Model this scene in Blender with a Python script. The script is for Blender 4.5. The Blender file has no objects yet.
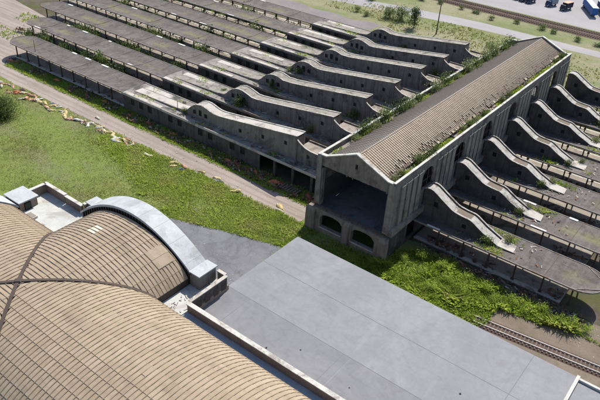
import bpy, bmesh, math, random
import numpy as np
from mathutils import Vector, Matrix
R_ = math.radians
scene = bpy.context.scene
COL = scene.collection
rnd = random.Random(7)

# ---------------------------------------------------------------- materials
class NT:
    def __init__(s, name):
        s.m = bpy.data.materials.new(name); s.m.use_nodes = True
        s.t = s.m.node_tree; s.n = s.t.nodes; s.l = s.t.links
        s.b = s.n['Principled BSDF']; s.b.inputs['Specular IOR Level'].default_value = 0.25
        s.co = s.n.new('ShaderNodeTexCoord')
    def new(s, t, **k):
        q = s.n.new(t)
        for a, v in k.items(): setattr(q, a, v)
        return q
    def link(s, a, b): s.l.new(a, b)
    def coords(s, kind='Object', scale=(1, 1, 1)):
        mp = s.new('ShaderNodeMapping'); mp.inputs['Scale'].default_value = scale
        if kind == 'World':
            g = s.new('ShaderNodeNewGeometry'); s.link(g.outputs['Position'], mp.inputs[0])
        else: s.link(s.co.outputs[kind], mp.inputs[0])
        return mp.outputs[0]
    def noise(s, scale, detail=5, rough=.6, kind='World', sc=(1, 1, 1), dist=0):
        n = s.new('ShaderNodeTexNoise'); n.inputs['Scale'].default_value = scale
        n.inputs['Detail'].default_value = detail; n.inputs['Roughness'].default_value = rough
        n.inputs['Distortion'].default_value = dist
        s.link(s.coords(kind, sc), n.inputs['Vector']); return n.outputs['Fac']
    def ramp(s, fac, stops, interp='LINEAR'):
        r = s.new('ShaderNodeValToRGB'); r.color_ramp.interpolation = interp
        e = r.color_ramp.elements
        while len(e) > 1: e.remove(e[-1])
        for i, (p, c) in enumerate(stops):
            c = tuple(c) + (1,) if not isinstance(c, (int, float)) else (c, c, c, 1)
            if i == 0: e[0].position = p; e[0].color = c
            else: x = e.new(p); x.color = c
        s.link(fac, r.inputs[0]); return r.outputs[0]
    def mix(s, fac, a, b, mode='MIX'):
        m = s.new('ShaderNodeMix', data_type='RGBA', blend_type=mode)
        for sock, v in ((m.inputs[0], fac), (m.inputs[6], a), (m.inputs[7], b)):
            if hasattr(v, 'node'): s.link(v, sock)
            elif isinstance(v, (int, float)): sock.default_value = v
            else: sock.default_value = tuple(v) + (1,)
        return m.outputs[2]
    def math(s, op, a, b=0., c=None):
        m = s.new('ShaderNodeMath', operation=op)
        for i, v in enumerate((a, b) if c is None else (a, b, c)):
            if hasattr(v, 'node'): s.link(v, m.inputs[i])
            else: m.inputs[i].default_value = v
        return m.outputs[0]
    def out(s, col, rough=.85, bump=None, bstr=.4, bdist=.1, spec=None):
        if hasattr(col, 'node'): s.link(col, s.b.inputs['Base Color'])
        else: s.b.inputs['Base Color'].default_value = tuple(col) + (1,)
        s.b.inputs['Roughness'].default_value = rough
        if spec is not None: s.b.inputs['Specular IOR Level'].default_value = spec
        if bump is not None:
            b = s.new('ShaderNodeBump'); b.inputs['Strength'].default_value = bstr; b.inputs['Distance'].default_value = bdist
            s.link(bump, b.inputs['Height']); s.link(b.outputs[0], s.b.inputs['Normal'])
        return s.m

def mottled(name, c1, c2, scale=.6, stain=None, stain_amt=.5, streak=None, rough=.85, fine=8., kind='World', bstr=.3, spec=None):
    """two tones mottled by noise, optional stains with their own shape, optional vertical streaks"""
    t = NT(name)
    f = t.noise(scale, 6, .65, kind)
    col = t.mix(t.ramp(f, [(.3, 0), (.7, 1)]), c1, c2)
    g = t.noise(fine, 4, .6, kind)
    col = t.mix(.35, col, t.ramp(g, [(.25, .35), (.75, 1.)]), 'MULTIPLY') if False else t.mix(t.ramp(g, [(.35, 0.), (.75, .45)]), col, tuple(x * .6 for x in c1))
    if stain is not None:
        h = t.noise(scale * .45, 7, .7, kind, dist=.6)
        col = t.mix(t.ramp(h, [(.52, 0), (.62, stain_amt)]), col, stain)
    if streak is not None:
        h = t.noise(1., 4, .6, kind, sc=(1.6, 1.6, .08))
        col = t.mix(t.ramp(h, [(.45, 0), (.7, .75)]), col, streak)
    return t.out(col, rough, g, bstr, .05, spec)

def tile_mat(name, a, b, c, dark):
    t = NT(name)
    at = t.new('ShaderNodeAttribute', attribute_name='tint')
    col = t.ramp(at.outputs['Fac'], [(0., dark), (.12, a), (.55, b), (.9, c), (.985, c), (1., (.62, .56, .46))])
    f = t.noise(.35, 7, .75); col = t.mix(t.ramp(f, [(.48, 0), (.68, .55)]), col, tuple(x * .6 for x in a))
    f2 = t.noise(.11, 6, .7, dist=1.); col = t.mix(t.ramp(f2, [(.5, 0), (.66, .4)]), col, tuple(x * 1.15 for x in c))
    g = t.noise(5, 5, .7); col = t.mix(t.ramp(g, [(.4, 0), (.75, .4)]), col, tuple(x * .7 for x in b))
    return t.out(col, .8, g, .25, .05)

M = {}
M['vault_tile'] = tile_mat('vault_tile', (.272, .212, .148), (.303, .24, .17), (.338, .272, .2), (.228, .176, .122))
M['vault_rib'] = mottled('vault_rib', (.235, .185, .135), (.285, .228, .17), 1.2)
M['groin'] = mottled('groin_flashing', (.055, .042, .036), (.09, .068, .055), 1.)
M['shed_tile'] = tile_mat('shed_tile', (.345, .275, .205), (.40, .325, .25), (.46, .385, .305), (.24, .19, .14))
M['shed_tile_dark'] = tile_mat('shed_tile_sooty', (.31, .262, .225), (.345, .295, .256), (.385, .335, .295), (.25, .21, .18))
M['shed_rib'] = mottled('shed_rib', (.31, .245, .185), (.37, .30, .235), 1.2)
M['shed_rib_dark'] = mottled('shed_rib_sooty', (.28, .24, .205), (.32, .275, .24), 1.2)
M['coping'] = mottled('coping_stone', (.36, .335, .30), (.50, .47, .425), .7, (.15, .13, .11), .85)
M['worn_coping'] = mottled('worn_coping', (.28, .265, .245), (.47, .45, .42), 1.1, (.13, .11, .09), .9)
M['white_coping'] = mottled('white_coping', (.43, .415, .385), (.55, .535, .50), .7, (.22, .20, .175), .9)
M['cap_roof'] = mottled('pale_roofing', (.36, .385, .405), (.46, .485, .505), .5, (.24, .25, .25), .75, rough=.6, streak=(.33, .34, .34))
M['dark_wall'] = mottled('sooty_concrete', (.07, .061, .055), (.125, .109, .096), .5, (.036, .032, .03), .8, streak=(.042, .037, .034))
M['grey_wall'] = mottled('weathered_concrete', (.145, .127, .115), (.25, .222, .20), .6, (.065, .056, .054), .85, streak=(.075, .066, .063))
M['pale_wall'] = mottled('pale_concrete', (.19, .17, .145), (.28, .25, .215), .5, (.095, .085, .075), .8, streak=(.11, .098, .086))
M['brick'] = mottled('brown_brick', (.20, .15, .12), (.28, .22, .18), .8, (.12, .095, .08), .5, fine=4)
M['gable_render'] = mottled('gable_render', (.15, .125, .102), (.24, .205, .172), .6, (.075, .062, .052), .8, streak=(.085, .07, .06))
M['interior'] = mottled('shaded_interior', (.05, .046, .044), (.08, .072, .068), .5)  # dark tone carries the shade inside the shed
M['slab'] = mottled('dusty_floor', (.10, .10, .107), (.17, .17, .178), .25, (.045, .045, .047), .85)
M['ramp_roof'] = mottled('ramp_roof', (.20, .178, .152), (.31, .28, .24), .5, (.11, .098, .082), .8)
M['link_floor'] = mottled('link_roofing', (.23, .19, .165), (.33, .285, .25), .6, (.11, .10, .07), .85)
M['tired_roof'] = mottled('tired_roofing', (.17, .155, .135), (.33, .305, .265), .9, (.075, .07, .05), .95, fine=3)
M['low_roof'] = mottled('patched_low_roof', (.15, .138, .13), (.30, .278, .255), .4, (.06, .056, .054), .95)
M['pale_patch'] = mottled('pale_roof_sheet', (.36, .335, .30), (.48, .45, .41), .5, (.17, .15, .13), .85)
M['window_dark'] = NT('dark_window').out((.014, .014, .016), .45)
M['fascia'] = mottled('rusty_fascia', (.19, .16, .14), (.30, .27, .25), .8, (.14, .075, .045), .8)
M['flashing'] = mottled('pale_flashing', (.58, .57, .55), (.72, .71, .68), .6)
M['post'] = mottled('rusty_steel', (.055, .036, .028), (.09, .055, .04), 1.5)
M['platform'] = mottled('platform_concrete', (.21, .185, .158), (.32, .285, .25), .5, (.09, .075, .06), .85)
M['terrace'] = mottled('terrace_floor', (.40, .41, .40), (.52, .53, .51), .3, (.27, .255, .23), .7)
M['gutter'] = mottled('gutter_blue_shade', (.30, .35, .40), (.40, .45, .50), .4, (.22, .24, .25), .5)  # blue of the shade behind the parapet is put into this colour
M['cap_seam'] = mottled('cap_seam', (.36, .38, .40), (.42, .44, .46), 1)
M['drain'] = mottled('dark_drain', (.03, .03, .03), (.05, .05, .05), 1)
M['seam'] = mottled('roof_seam', (.13, .13, .135), (.17, .17, .175), .5)
M['steel_rail'] = mottled('worn_rail', (.40, .37, .35), (.55, .52, .50), 2, rough=.35)
M['rust_rail'] = mottled('rusty_rail', (.10, .06, .045), (.16, .10, .075), 2, rough=.6)
M['sleeper'] = mottled('sleeper_wood', (.085, .068, .062), (.145, .118, .108), 1.5)
M['wood'] = mottled('weathered_wood', (.10, .075, .055), (.16, .125, .10), 1.2)
M['bark'] = mottled('bark', (.09, .07, .05), (.14, .11, .08), 3)
M['plank'] = mottled('broken_plank', (.42, .38, .33), (.58, .54, .48), 1.2, (.2, .16, .12), .6)
M['tire'] = NT('black_rubber').out((.02, .02, .02), .8)
M['glass'] = NT('cab_glass').out((.02, .025, .03), .1)

def scrap_mat():
    t = NT('mixed_scrap'); at = t.new('ShaderNodeAttribute', attribute_name='tint')
    col = t.ramp(at.outputs['Fac'], [(0, (.05, .04, .035)), (.3, (.13, .08, .055)), (.5, (.22, .10, .06)), (.62, (.20, .185, .165)), (.85, (.36, .33, .28)), (1, (.5, .46, .4))])
    return t.out(col, .85)
M['scrap'] = scrap_mat()
def flat_roof_mat(nm='grey_membrane', k=1.):
    t = NT(nm)
    f = t.noise(.12, 7, .65); g = t.noise(1.2, 6, .7); h = t.noise(.05, 5, .7, dist=1.2)
    col = t.mix(t.ramp(f, [(.3, 0), (.7, 1)]), (.168, .17, .188), (.205, .207, .226))
    col = t.mix(t.ramp(g, [(.45, 0), (.8, .5)]), col, (.13, .132, .145))
    col = t.mix(t.ramp(h, [(.5, 0), (.64, .55)]), col, (.245, .25, .265))
    s = t.noise(.9, 5, .7, sc=(.12, 1, 1)); col = t.mix(t.ramp(s, [(.52, 0), (.75, .35)]), col, (.125, .127, .14))
    st = t.noise(.22, 8, .72, dist=2.); col = t.mix(t.ramp(st, [(.5, 0), (.66, .38)]), col, (.13, .13, .135))
    v = t.noise(.5, 6, .7, sc=(1, .15, 1)); col = t.mix(t.ramp(v, [(.56, 0), (.75, .4)]), col, (.255, .255, .26))
    if k != 1.: col = t.mix(1., col, (k, k, k), 'MULTIPLY')
    return t.out(col, .7, g, .2, .03)
M['membrane'] = flat_roof_mat()
M['membrane_old'] = flat_roof_mat('older_membrane', .84)
def pad_mat():
    t = NT('old_asphalt')
    f = t.noise(.25, 7, .7); g = t.noise(3, 6, .75); h = t.noise(.12, 6, .7, dist=1.5)
    col = t.mix(t.ramp(f, [(.3, 0), (.7, 1)]), (.12, .122, .138), (.17, .172, .19))
    col = t.mix(t.ramp(h, [(.5, 0), (.56, .5)]), col, (.095, .095, .105))
    col = t.mix(t.ramp(g, [(.5, 0), (.8, .5)]), col, (.08, .08, .085))
    v = t.new('ShaderNodeTexVoronoi', feature='DISTANCE_TO_EDGE'); v.inputs['Scale'].default_value = .17
    n = t.new('ShaderNodeTexNoise'); n.inputs['Scale'].default_value = .4; n.inputs['Detail'].default_value = 5; t.link(t.coords('World'), n.inputs['Vector'])
    ad = t.new('ShaderNodeVectorMath', operation='ADD'); sc = t.new('ShaderNodeVectorMath', operation='SCALE'); sc.inputs['Scale'].default_value = 4.
    t.link(n.outputs['Color'], sc.inputs[0]); t.link(sc.outputs[0], ad.inputs[0]); t.link(t.coords('World'), ad.inputs[1]); t.link(ad.outputs[0], v.inputs['Vector'])
    col = t.mix(t.ramp(v.outputs['Distance'], [(.004, .35), (.014, 0)]), col, (.05, .055, .035))
    return t.out(col, .9, g, .4, .05)
M['asphalt_pad'] = pad_mat()

def canopy_mat():
    t = NT('canopy_roofing')
    f = t.noise(.25, 7, .7); g = t.noise(3, 5, .7)
    col = t.mix(t.ramp(f, [(.3, 0), (.72, 1)]), (.068, .058, .054), (.138, .12, .11))
    col = t.mix(t.ramp(g, [(.45, 0), (.8, .5)]), col, (.045, .04, .042))
    tp = t.noise(.35, 6, .7, dist=1.5); col = t.mix(t.ramp(tp, [(.53, 0), (.56, .6)]), col, (.048, .043, .044))
    pp = t.noise(.6, 7, .75, dist=1.); col = t.mix(t.ramp(pp, [(.6, 0), (.66, .55)]), col, (.22, .205, .195))
    # streaks running down to the centre gutter
    s = t.noise(1., 5, .65, sc=(1.1, .12, 1)); col = t.mix(t.ramp(s, [(.5, 0), (.72, .5)]), col, (.18, .16, .16))
    # moss along the centre gutter
    sx = t.new('ShaderNodeSeparateXYZ'); t.link(t.coords('Object'), sx.inputs[0])
    ay = t.math('ABSOLUTE', sx.outputs['Y'])
    near = t.math('SUBTRACT', 1., t.math('DIVIDE', ay, 2.6)); near = t.math('MAXIMUM', near, 0.)
    n1 = t.noise(.1, 3, .5, sc=(1, .3, 1)); n2 = t.noise(1.4, 5, .7)
    mk = t.math('MULTIPLY', near, t.math('MULTIPLY', t.ramp(n1, [(.52, 0), (.6, 1)]), t.ramp(n2, [(.35, .2), (.65, 1)])))
    col = t.mix(t.math('MULTIPLY', mk, .85), col, (.17, .17, .06))
    return t.out(col, .85, g, .3, .04)
M['canopy'] = canopy_mat()

def ground_mats():
    t = NT('grass_ground')
    a = t.noise(.035, 6, .6); b = t.noise(.35, 6, .7); c = t.noise(3., 6, .75); d = t.noise(.09, 5, .65, sc=(.35, 1, 1), dist=.5)
    col = t.mix(t.ramp(b, [(.35, 0), (.65, 1)]), (.145, .18, .045), (.25, .265, .085))
    col = t.mix(t.ramp(a, [(.38, 0), (.62, .85)]), col, (.175, .26, .05))
    col = t.mix(t.ramp(d, [(.50, 0), (.64, .75)]), col, (.215, .195, .14))
    col = t.mix(t.ramp(c, [(.38, 0), (.68, .85)]), col, (.07, .09, .032))
    M['grass'] = t.out(col, .95, c, .8, .25, .1)
    t = NT('dirt_ground')
    a = t.noise(.15, 6, .65); b = t.noise(2.5, 6, .75); d = t.noise(.4, 6, .7)
    col = t.mix(t.ramp(a, [(.3, 0), (.7, 1)]), (.14, .112, .09), (.205, .168, .138))
    col = t.mix(t.ramp(d, [(.5, 0), (.68, .6)]), col, (.11, .115, .055))
    col = t.mix(t.ramp(b, [(.45, 0), (.8, .5)]), col, (.085, .068, .055))
    M['dirt'] = t.out(col, .95, b, .6, .15, .1)
    t = NT('dirt_road')
    a = t.noise(.12, 6, .65, sc=(.5, 1, 1)); b = t.noise(3, 6, .75); d = t.noise(.5, 5, .7, sc=(.08, 1, 1))
    col = t.mix(t.ramp(a, [(.3, 0), (.7, 1)]), (.25, .212, .188), (.33, .285, .255))
    col = t.mix(t.ramp(d, [(.48, 0), (.7, .6)]), col, (.155, .13, .105))
    col = t.mix(t.ramp(b, [(.5, 0), (.8, .5)]), col, (.135, .11, .092))
    wv = t.new('ShaderNodeTexWave', bands_direction='Y'); wv.inputs['Scale'].default_value = .16; wv.inputs['Distortion'].default_value = 2.5; wv.inputs['Detail'].default_value = 4; wv.inputs['Detail Scale'].default_value = .4
    t.link(t.coords('World', (.12, 1, 1)), wv.inputs['Vector']); col = t.mix(t.ramp(wv.outputs['Fac'], [(.5, 0), (1., .28)]), col, (.135, .108, .088))
    gr = t.noise(.7, 6, .75); col = t.mix(t.ramp(gr, [(.58, 0), (.68, .6)]), col, (.12, .13, .055))
    M['road'] = t.out(col, .95, b, .5, .1, .1)
    t = NT('track_bed')
    a = t.noise(.3, 6, .7); b = t.noise(2.2, 6, .75); d = t.noise(.12, 5, .6)
    col = t.mix(t.ramp(a, [(.35, 0), (.65, 1)]), (.065, .053, .042), (.12, .10, .08))
    col = t.mix(t.ramp(d, [(.46, 0), (.58, .8)]), col, (.075, .085, .03))
    col = t.mix(t.ramp(b, [(.5, 0), (.8, .6)]), col, (.06, .055, .035))
    M['bed'] = t.out(col, .95, b, .7, .2, .1)
    t = NT('ballast')
    a = t.noise(.3, 6, .7); b = t.noise(5, 6, .8)
    col = t.mix(t.ramp(a, [(.3, 0), (.7, 1)]), (.085, .056, .045), (.125, .088, .072))
    col = t.mix(t.ramp(b, [(.45, 0), (.75, .6)]), col, (.06, .045, .04))
    M['ballast'] = t.out(col, .95, b, .7, .1, .1)
    t = NT('gravel_lot')
    a = t.noise(.06, 6, .65, sc=(.5, 1, 1)); b = t.noise(1.5, 6, .75)
    col = t.mix(t.ramp(a, [(.3, 0), (.7, 1)]), (.25, .238, .245), (.32, .305, .31))
    col = t.mix(t.ramp(b, [(.5, 0), (.8, .4)]), col, (.19, .178, .176))
    M['lot'] = t.out(col, .95, b, .4, .1, .1)
    t = NT('dry_field')
    a = t.noise(.05, 6, .65, sc=(.6, 1, 1)); b = t.noise(.6, 6, .75); c = t.noise(3, 5, .7)
    col = t.mix(t.ramp(a, [(.4, 0), (.6, 1)]), (.155, .18, .075), (.26, .24, .16))
    col = t.mix(t.ramp(b, [(.45, 0), (.75, .7)]), col, (.11, .135, .05))
    col = t.mix(t.ramp(c, [(.45, 0), (.75, .5)]), col, (.07, .08, .036))
    M['dirt_pad'] = mottled('cindery_gravel', (.15, .135, .14), (.21, .19, .19), .12, (.12, .13, .06), .8, fine=2)
    M['field'] = t.out(col, .95, c, .7, .2, .1)
ground_mats()

def leaf_mat(name, a, b, c):
    t = NT(name)
    at = t.new('ShaderNodeAttribute', attribute_name='tint')
    col = t.ramp(at.outputs['Fac'], [(0, a), (.5, b), (.93, c), (1, (.36, .35, .15))])
    m = t.out(col, .7, spec=.15)
    tr = t.new('ShaderNodeBsdfTranslucent'); t.link(col, tr.inputs[0])
    mx = t.new('ShaderNodeMixShader'); mx.inputs[0].default_value = .5
    o = t.n['Material Output']; t.link(t.b.outputs[0], mx.inputs[1]); t.link(tr.outputs[0], mx.inputs[2]); t.link(mx.outputs[0], o.inputs[0])
    return m
LEAF = [leaf_mat('leaf_mid', (.06, .09, .025), (.11, .155, .045), (.17, .22, .075)),
        leaf_mat('leaf_pale', (.10, .13, .05), (.17, .20, .085), (.24, .27, .13)),
        leaf_mat('leaf_dark', (.035, .06, .02), (.06, .098, .033), (.095, .14, .048))]
M['weed'] = leaf_mat('weed_leaf', (.13, .205, .03), (.29, .40, .055), (.45, .53, .11))
M['tuft'] = leaf_mat('tuft_blade', (.17, .21, .05), (.27, .30, .085), (.37, .36, .17))
def paint(name, c, rough=.5):
    return mottled(name, tuple(x * .88 for x in c), c, .9, tuple(x * .5 for x in c), .45, rough=rough)
SHELLC = {'cream': (.58, .53, .40), 'white': (.62, .61, .56), 'yellow': (.58, .46, .22), 'salmon': (.50, .27, .19), 'orange': (.46, .15, .06), 'rust red': (.26, .07, .045), 'grey': (.33, .34, .36)}
SHELLM = {k: paint(k.replace(' ', '_') + '_fibreglass', v, .4) for k, v in SHELLC.items()}
M['blue'] = paint('blue_paint', (.03, .11, .34)); M['pale_blue'] = paint('pale_blue_roof', (.42, .55, .72)); M['navy'] = paint('navy_paint', (.02, .03, .06))
M['dark_blue'] = paint('dark_blue_paint', (.02, .05, .16)); M['orange'] = paint('orange_roof', (.62, .26, .14)); M['grey_paint'] = paint('grey_paint', (.3, .33, .38))

# ---------------------------------------------------------------- mesh helper
class MB:
    def __init__(s): s.v = []; s.f = []; s.t = []; s.mi = []
    def P(s, *p): s.v.append(tuple(p)); return len(s.v) - 1
    def face(s, pts, tint=.5, mi=0):
        b = len(s.v); s.v += [tuple(p) for p in pts]; s.f.append(tuple(range(b, b + len(pts)))); s.t.append(tint); s.mi.append(mi)
    def box(s, x0, x1, y0, y1, z0, z1, tint=.5, mi=0):
        a = [(x0, y0), (x1, y0), (x1, y1), (x0, y1)]
        lo = [(x, y, z0) for x, y in a]; hi = [(x, y, z1) for x, y in a]
        s.hexa(lo, hi, tint, mi)
    def hexa(s, lo, hi, tint=.5, mi=0):
        n = len(lo); b = len(s.v); s.v += [tuple(p) for p in lo] + [tuple(p) for p in hi]
        s.f.append(tuple(reversed(range(b, b + n)))); s.f.append(tuple(range(b + n, b + 2 * n)))
        for i in range(n):
            j = (i + 1) % n; s.f.append((b + i, b + j, b + n + j, b + n + i))
        s.t += [tint] * (n + 2); s.mi += [mi] * (n + 2)
    def bar(s, p0, p1, w, h, up=(0, 0, 1), tint=.5):
        p0 = Vector(p0); p1 = Vector(p1); d = (p1 - p0).normalized(); u = Vector(up)
        r = d.cross(u)
        if r.length < 1e-4: r = d.cross(Vector((1, 0, 0)))
        r.normalize(); u = r.cross(d)
        q = lambda p: [p + r * a * w / 2 + u * b * h / 2 for a, b in ((-1, -1), (1, -1), (1, 1), (-1, 1))]
        s.hexa(q(p0), q(p1), tint)
    def tube(s, p0, p1, r0, r1=None, n=8, tint=.5):
        r1 = r0 if r1 is None else r1
        p0 = Vector(p0); p1 = Vector(p1); d = (p1 - p0).normalized()
        a = d.cross(Vector((0, 0, 1)));
        if a.length < 1e-3: a = d.cross(Vector((1, 0, 0)))
        a.normalize(); b = d.cross(a)
        c = [(math.cos(i * 2 * math.pi / n), math.sin(i * 2 * math.pi / n)) for i in range(n)]
        s.hexa([p0 + a * x * r0 + b * y * r0 for x, y in c], [p1 + a * x * r1 + b * y * r1 for x, y in c], tint)
    def ribbon(s, pts, w, h, side):
        """box-section strip through pts; side = horizontal unit vector across"""
        sx, sy = side
        for (a, b) in zip(pts, pts[1:]):
            lo = [(a[0] - sx * w / 2, a[1] - sy * w / 2, a[2] - .05), (a[0] + sx * w / 2, a[1] + sy * w / 2, a[2] - .05), (b[0] + sx * w / 2, b[1] + sy * w / 2, b[2] - .05), (b[0] - sx * w / 2, b[1] - sy * w / 2, b[2] - .05)]
            hi = [(p[0], p[1], p[2] + .05 + h) for p in lo]; s.hexa(lo, hi)
    def wall(s, axis, n0, n1, us, top, bot, holes=(), tint=.5):
        """wall along u with profile top(u), thickness n0..n1; holes = (u0,u1,zlo(u),zhi(u))"""
        P = (lambda u, n, z: (u, n, z)) if axis == 'x' else (lambda u, n, z: (n, u, z))
        bt = bot if callable(bot) else (lambda u: bot)
        br = set(us)
        for h in holes:
            br |= {h[0], h[1]}
            if h[4:]: br |= {h[0] + (h[1] - h[0]) * i / 8 for i in range(9)}
        br = sorted(br); s_ = sorted(us); br = [u for u in br if s_[0] <= u <= s_[-1]]
        for a, b in zip(br, br[1:]):
            if b - a < 1e-5: continue
            m = (a + b) / 2; h = next((h for h in holes if h[0] <= m <= h[1]), None)
            segs = [(bt(a), bt(b), top(a), top(b))]
            if h: segs = [(bt(a), bt(b), h[2](a), h[2](b)), (h[3](a), h[3](b), top(a), top(b))]
            for za, zb, ta, tb in segs:
                if ta - za < .01 and tb - zb < .01: continue
                s.face([P(a, n0, za), P(b, n0, zb), P(b, n0, tb), P(a, n0, ta)], tint)
                s.face([P(b, n1, zb), P(a, n1, za), P(a, n1, ta), P(b, n1, tb)], tint)
            s.face([P(a, n0, top(a)), P(b, n0, top(b)), P(b, n1, top(b)), P(a, n1, top(a))], tint)
            if h:
                s.face([P(a, n0, h[2](a)), P(b, n0, h[2](b)), P(b, n1, h[2](b)), P(a, n1, h[2](a))], tint)
                s.face([P(a, n1, h[3](a)), P(b, n1, h[3](b)), P(b, n0, h[3](b)), P(a, n0, h[3](a))], tint)
        for h in holes:
            for u in (h[0], h[1]):
                s.face([P(u, n0, h[2](u)), P(u, n1, h[2](u)), P(u, n1, max(h[3](u), h[2](u) + .01)), P(u, n0, max(h[3](u), h[2](u) + .01))], tint)
        for u in (br[0], br[-1]):
            s.face([P(u, n0, bt(u)), P(u, n1, bt(u)), P(u, n1, top(u)), P(u, n0, top(u))], tint)
    def obj(s, name, mat, parent=None, smooth=False):
        me = bpy.data.meshes.new(name)
        o = bpy.data.objects.new(name, me); COL.objects.link(o)
        off = Vector((0, 0, 0))
        if parent is not None:
            o.parent = parent; off = base_of(parent)
        vs = np.array(s.v, dtype=np.float64) - np.array(off)
        me.from_pydata(vs.tolist(), [], s.f)
        for m in (mat if isinstance(mat, (list, tuple)) else [mat]): me.materials.append(m)
        if any(s.mi): me.polygons.foreach_set('material_index', s.mi)
        a = me.attributes.new('tint', 'FLOAT', 'FACE'); a.data.foreach_set('value', s.t)
        if smooth: me.polygons.foreach_set('use_smooth', [True] * len(s.f))
        me.update(); return o
def each(name, mat, parent, boxes):
    out = []
    for a in boxes:
        q = MB()
        if len(a) == 2: q.hexa(*a)
        else: q.box(*a)
        out.append(q.obj(name, mat, parent))
    return out
def base_of(o):
    v = Vector((0, 0, 0))
    while o is not None: v = v + o.location; o = o.parent
    return v
def tag(o, label=None, cat=None, group=None, kind=None):
    for k, v in (('label', label), ('category', cat), ('group', group), ('kind', kind)):
        if v: o[k] = v
    return o
def thing(name, loc, label, cat, group=None, rz=0):
    o = bpy.data.objects.new(name, None); COL.objects.link(o); o.location = loc; o.rotation_euler = (0, 0, rz)
    o.empty_display_size = .5
    return tag(o, label, cat, group)
def copy_thing(o, loc, label, rz=None, sc=None, group=None):
    c = o.copy(); COL.objects.link(c); c.location = loc; c['label'] = label
    if rz is not None: c.rotation_euler = (0, 0, rz)
    if sc is not None: c.scale = sc
    if group: c['group'] = group
    def kids(a, b):
        for ch in list(a.children):
            d = ch.copy(); COL.objects.link(d); d.parent = b; kids(ch, d)
    kids(o, c); return c
def part_copy(o, loc, parent):
    c = o.copy(); COL.objects.link(c); c.parent = parent; c.location = loc; return c
def sheet(name, pts, z, mat, kind='structure', sub=None):
    b = MB(); b.face([(x, y, z) for x, y in pts]); return tag(b.obj(name, mat), kind=kind)
def lerp(pts):
    def f(u):
        if u <= pts[0][0]: return pts[0][1]
        for (a, za), (b, zb) in zip(pts, pts[1:]):
            if u <= b: return za + (zb - za) * (u - a) / (b - a)
        return pts[-1][1]
    return f
ORD = ['first', 'second', 'third', 'fourth', 'fifth', 'sixth', 'seventh', 'eighth', 'ninth', 'tenth', 'eleventh', 'twelfth', 'thirteenth', 'fourteenth', 'fifteenth', 'sixteenth', 'seventeenth', 'eighteenth', 'nineteenth', 'twentieth'] + ['twenty-' + w for w in ('first', 'second', 'third', 'fourth', 'fifth', 'sixth', 'seventh', 'eighth', 'ninth')] + ['thirtieth'] + ['thirty-' + w for w in ('first', 'second', 'third', 'fourth', 'fifth', 'sixth', 'seventh', 'eighth', 'ninth')]

# ---------------------------------------------------------------- ground
def wavy(x0, x1, ylo, yhi, amp=.8, step=4, seed=0):
    r = random.Random(seed); n = max(2, int((x1 - x0) / step)); ph = r.random() * 9
    lo = [(x0 + (x1 - x0) * i / n, ylo + r.uniform(-amp, amp)) for i in range(n + 1)]
    hi = [(x0 + (x1 - x0) * i / n, yhi + r.uniform(-amp, amp)) for i in range(n, -1, -1)]
    return lo + hi
G = 1500
sheet('ground', [(-G, -G), (G, -G), (G, G), (-G, G)], 0, M['grass'])
sheet('dirt_ground', wavy(-320, 60, 104, 206, .8, 5, 3), .008, M['bed'])
sheet('dirt_apron', [(-320, 96), (-186, 99.5), (-190, 108), (-205, 122), (-222, 136), (-320, 150)], .016, M['road'])
sheet('dirt_road', wavy(-330, -68, 93.3, 99.6, .45, 5, 5), .024, M['road'])
sheet('asphalt_pad', [(-102, 58), (-101, 70.5), (-90.6, 75.9), (-84, 78.2), (-78.6, 80.2), (-72, 82.3), (-65.6, 84.1), (-57, 86), (-52, 84), (-52, 58)], .016, M['asphalt_pad'])
sheet('dirt_strip', wavy(-29, 60, 87, 104.2, .7, 3, 8), .016, M['dirt'])
sheet('gravel_strip', wavy(-330, -128, 206, 222, 1.6, 6, 9), .016, M['dirt_pad'])
sheet('dry_field', wavy(-330, 200, 204, 271, 1.5, 8, 12), .012, M['field'])
sheet('far_road', [(-330, 226), (-162, 236.5), (-131, 243), (-102, 247.5), (-60, 250.5), (200, 258), (200, 266), (-60, 257.3), (-102, 257), (-137, 252), (-170, 243), (-330, 234)], .024, M['lot'])
sheet('far_verge', wavy(-330, 200, 259.5, 271, .8, 6, 14), .02, M['field'])
sheet('ballast_bed', wavy(-330, 200, 271, 281.5, .4, 6, 15), .03, M['ballast'])
sheet('gravel_lot', [(-330, 282.5), (200, 282.5), (200, 520), (-330, 520)], .026, M['lot'])

# ---------------------------------------------------------------- terminal building
A_M, A_N = 13.9, 12.4                       # half spans of the long vault and of the cross vault
XC, YC, ZE, RISE = -72.4, 33.6, 13.5, 5.2
def g(t): t = min(1., abs(t)); return (math.sqrt(1 - (.93 * t) ** 2) - math.sqrt(1 - .8649)) / (1 - math.sqrt(1 - .8649))
def zt(t): return ZE + RISE * g(t)
term = thing('terminal_building', (XC, YC, 0), 'vaulted station building in the foreground with tan ribbed tile roof and grey flat roof', 'building')

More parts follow.
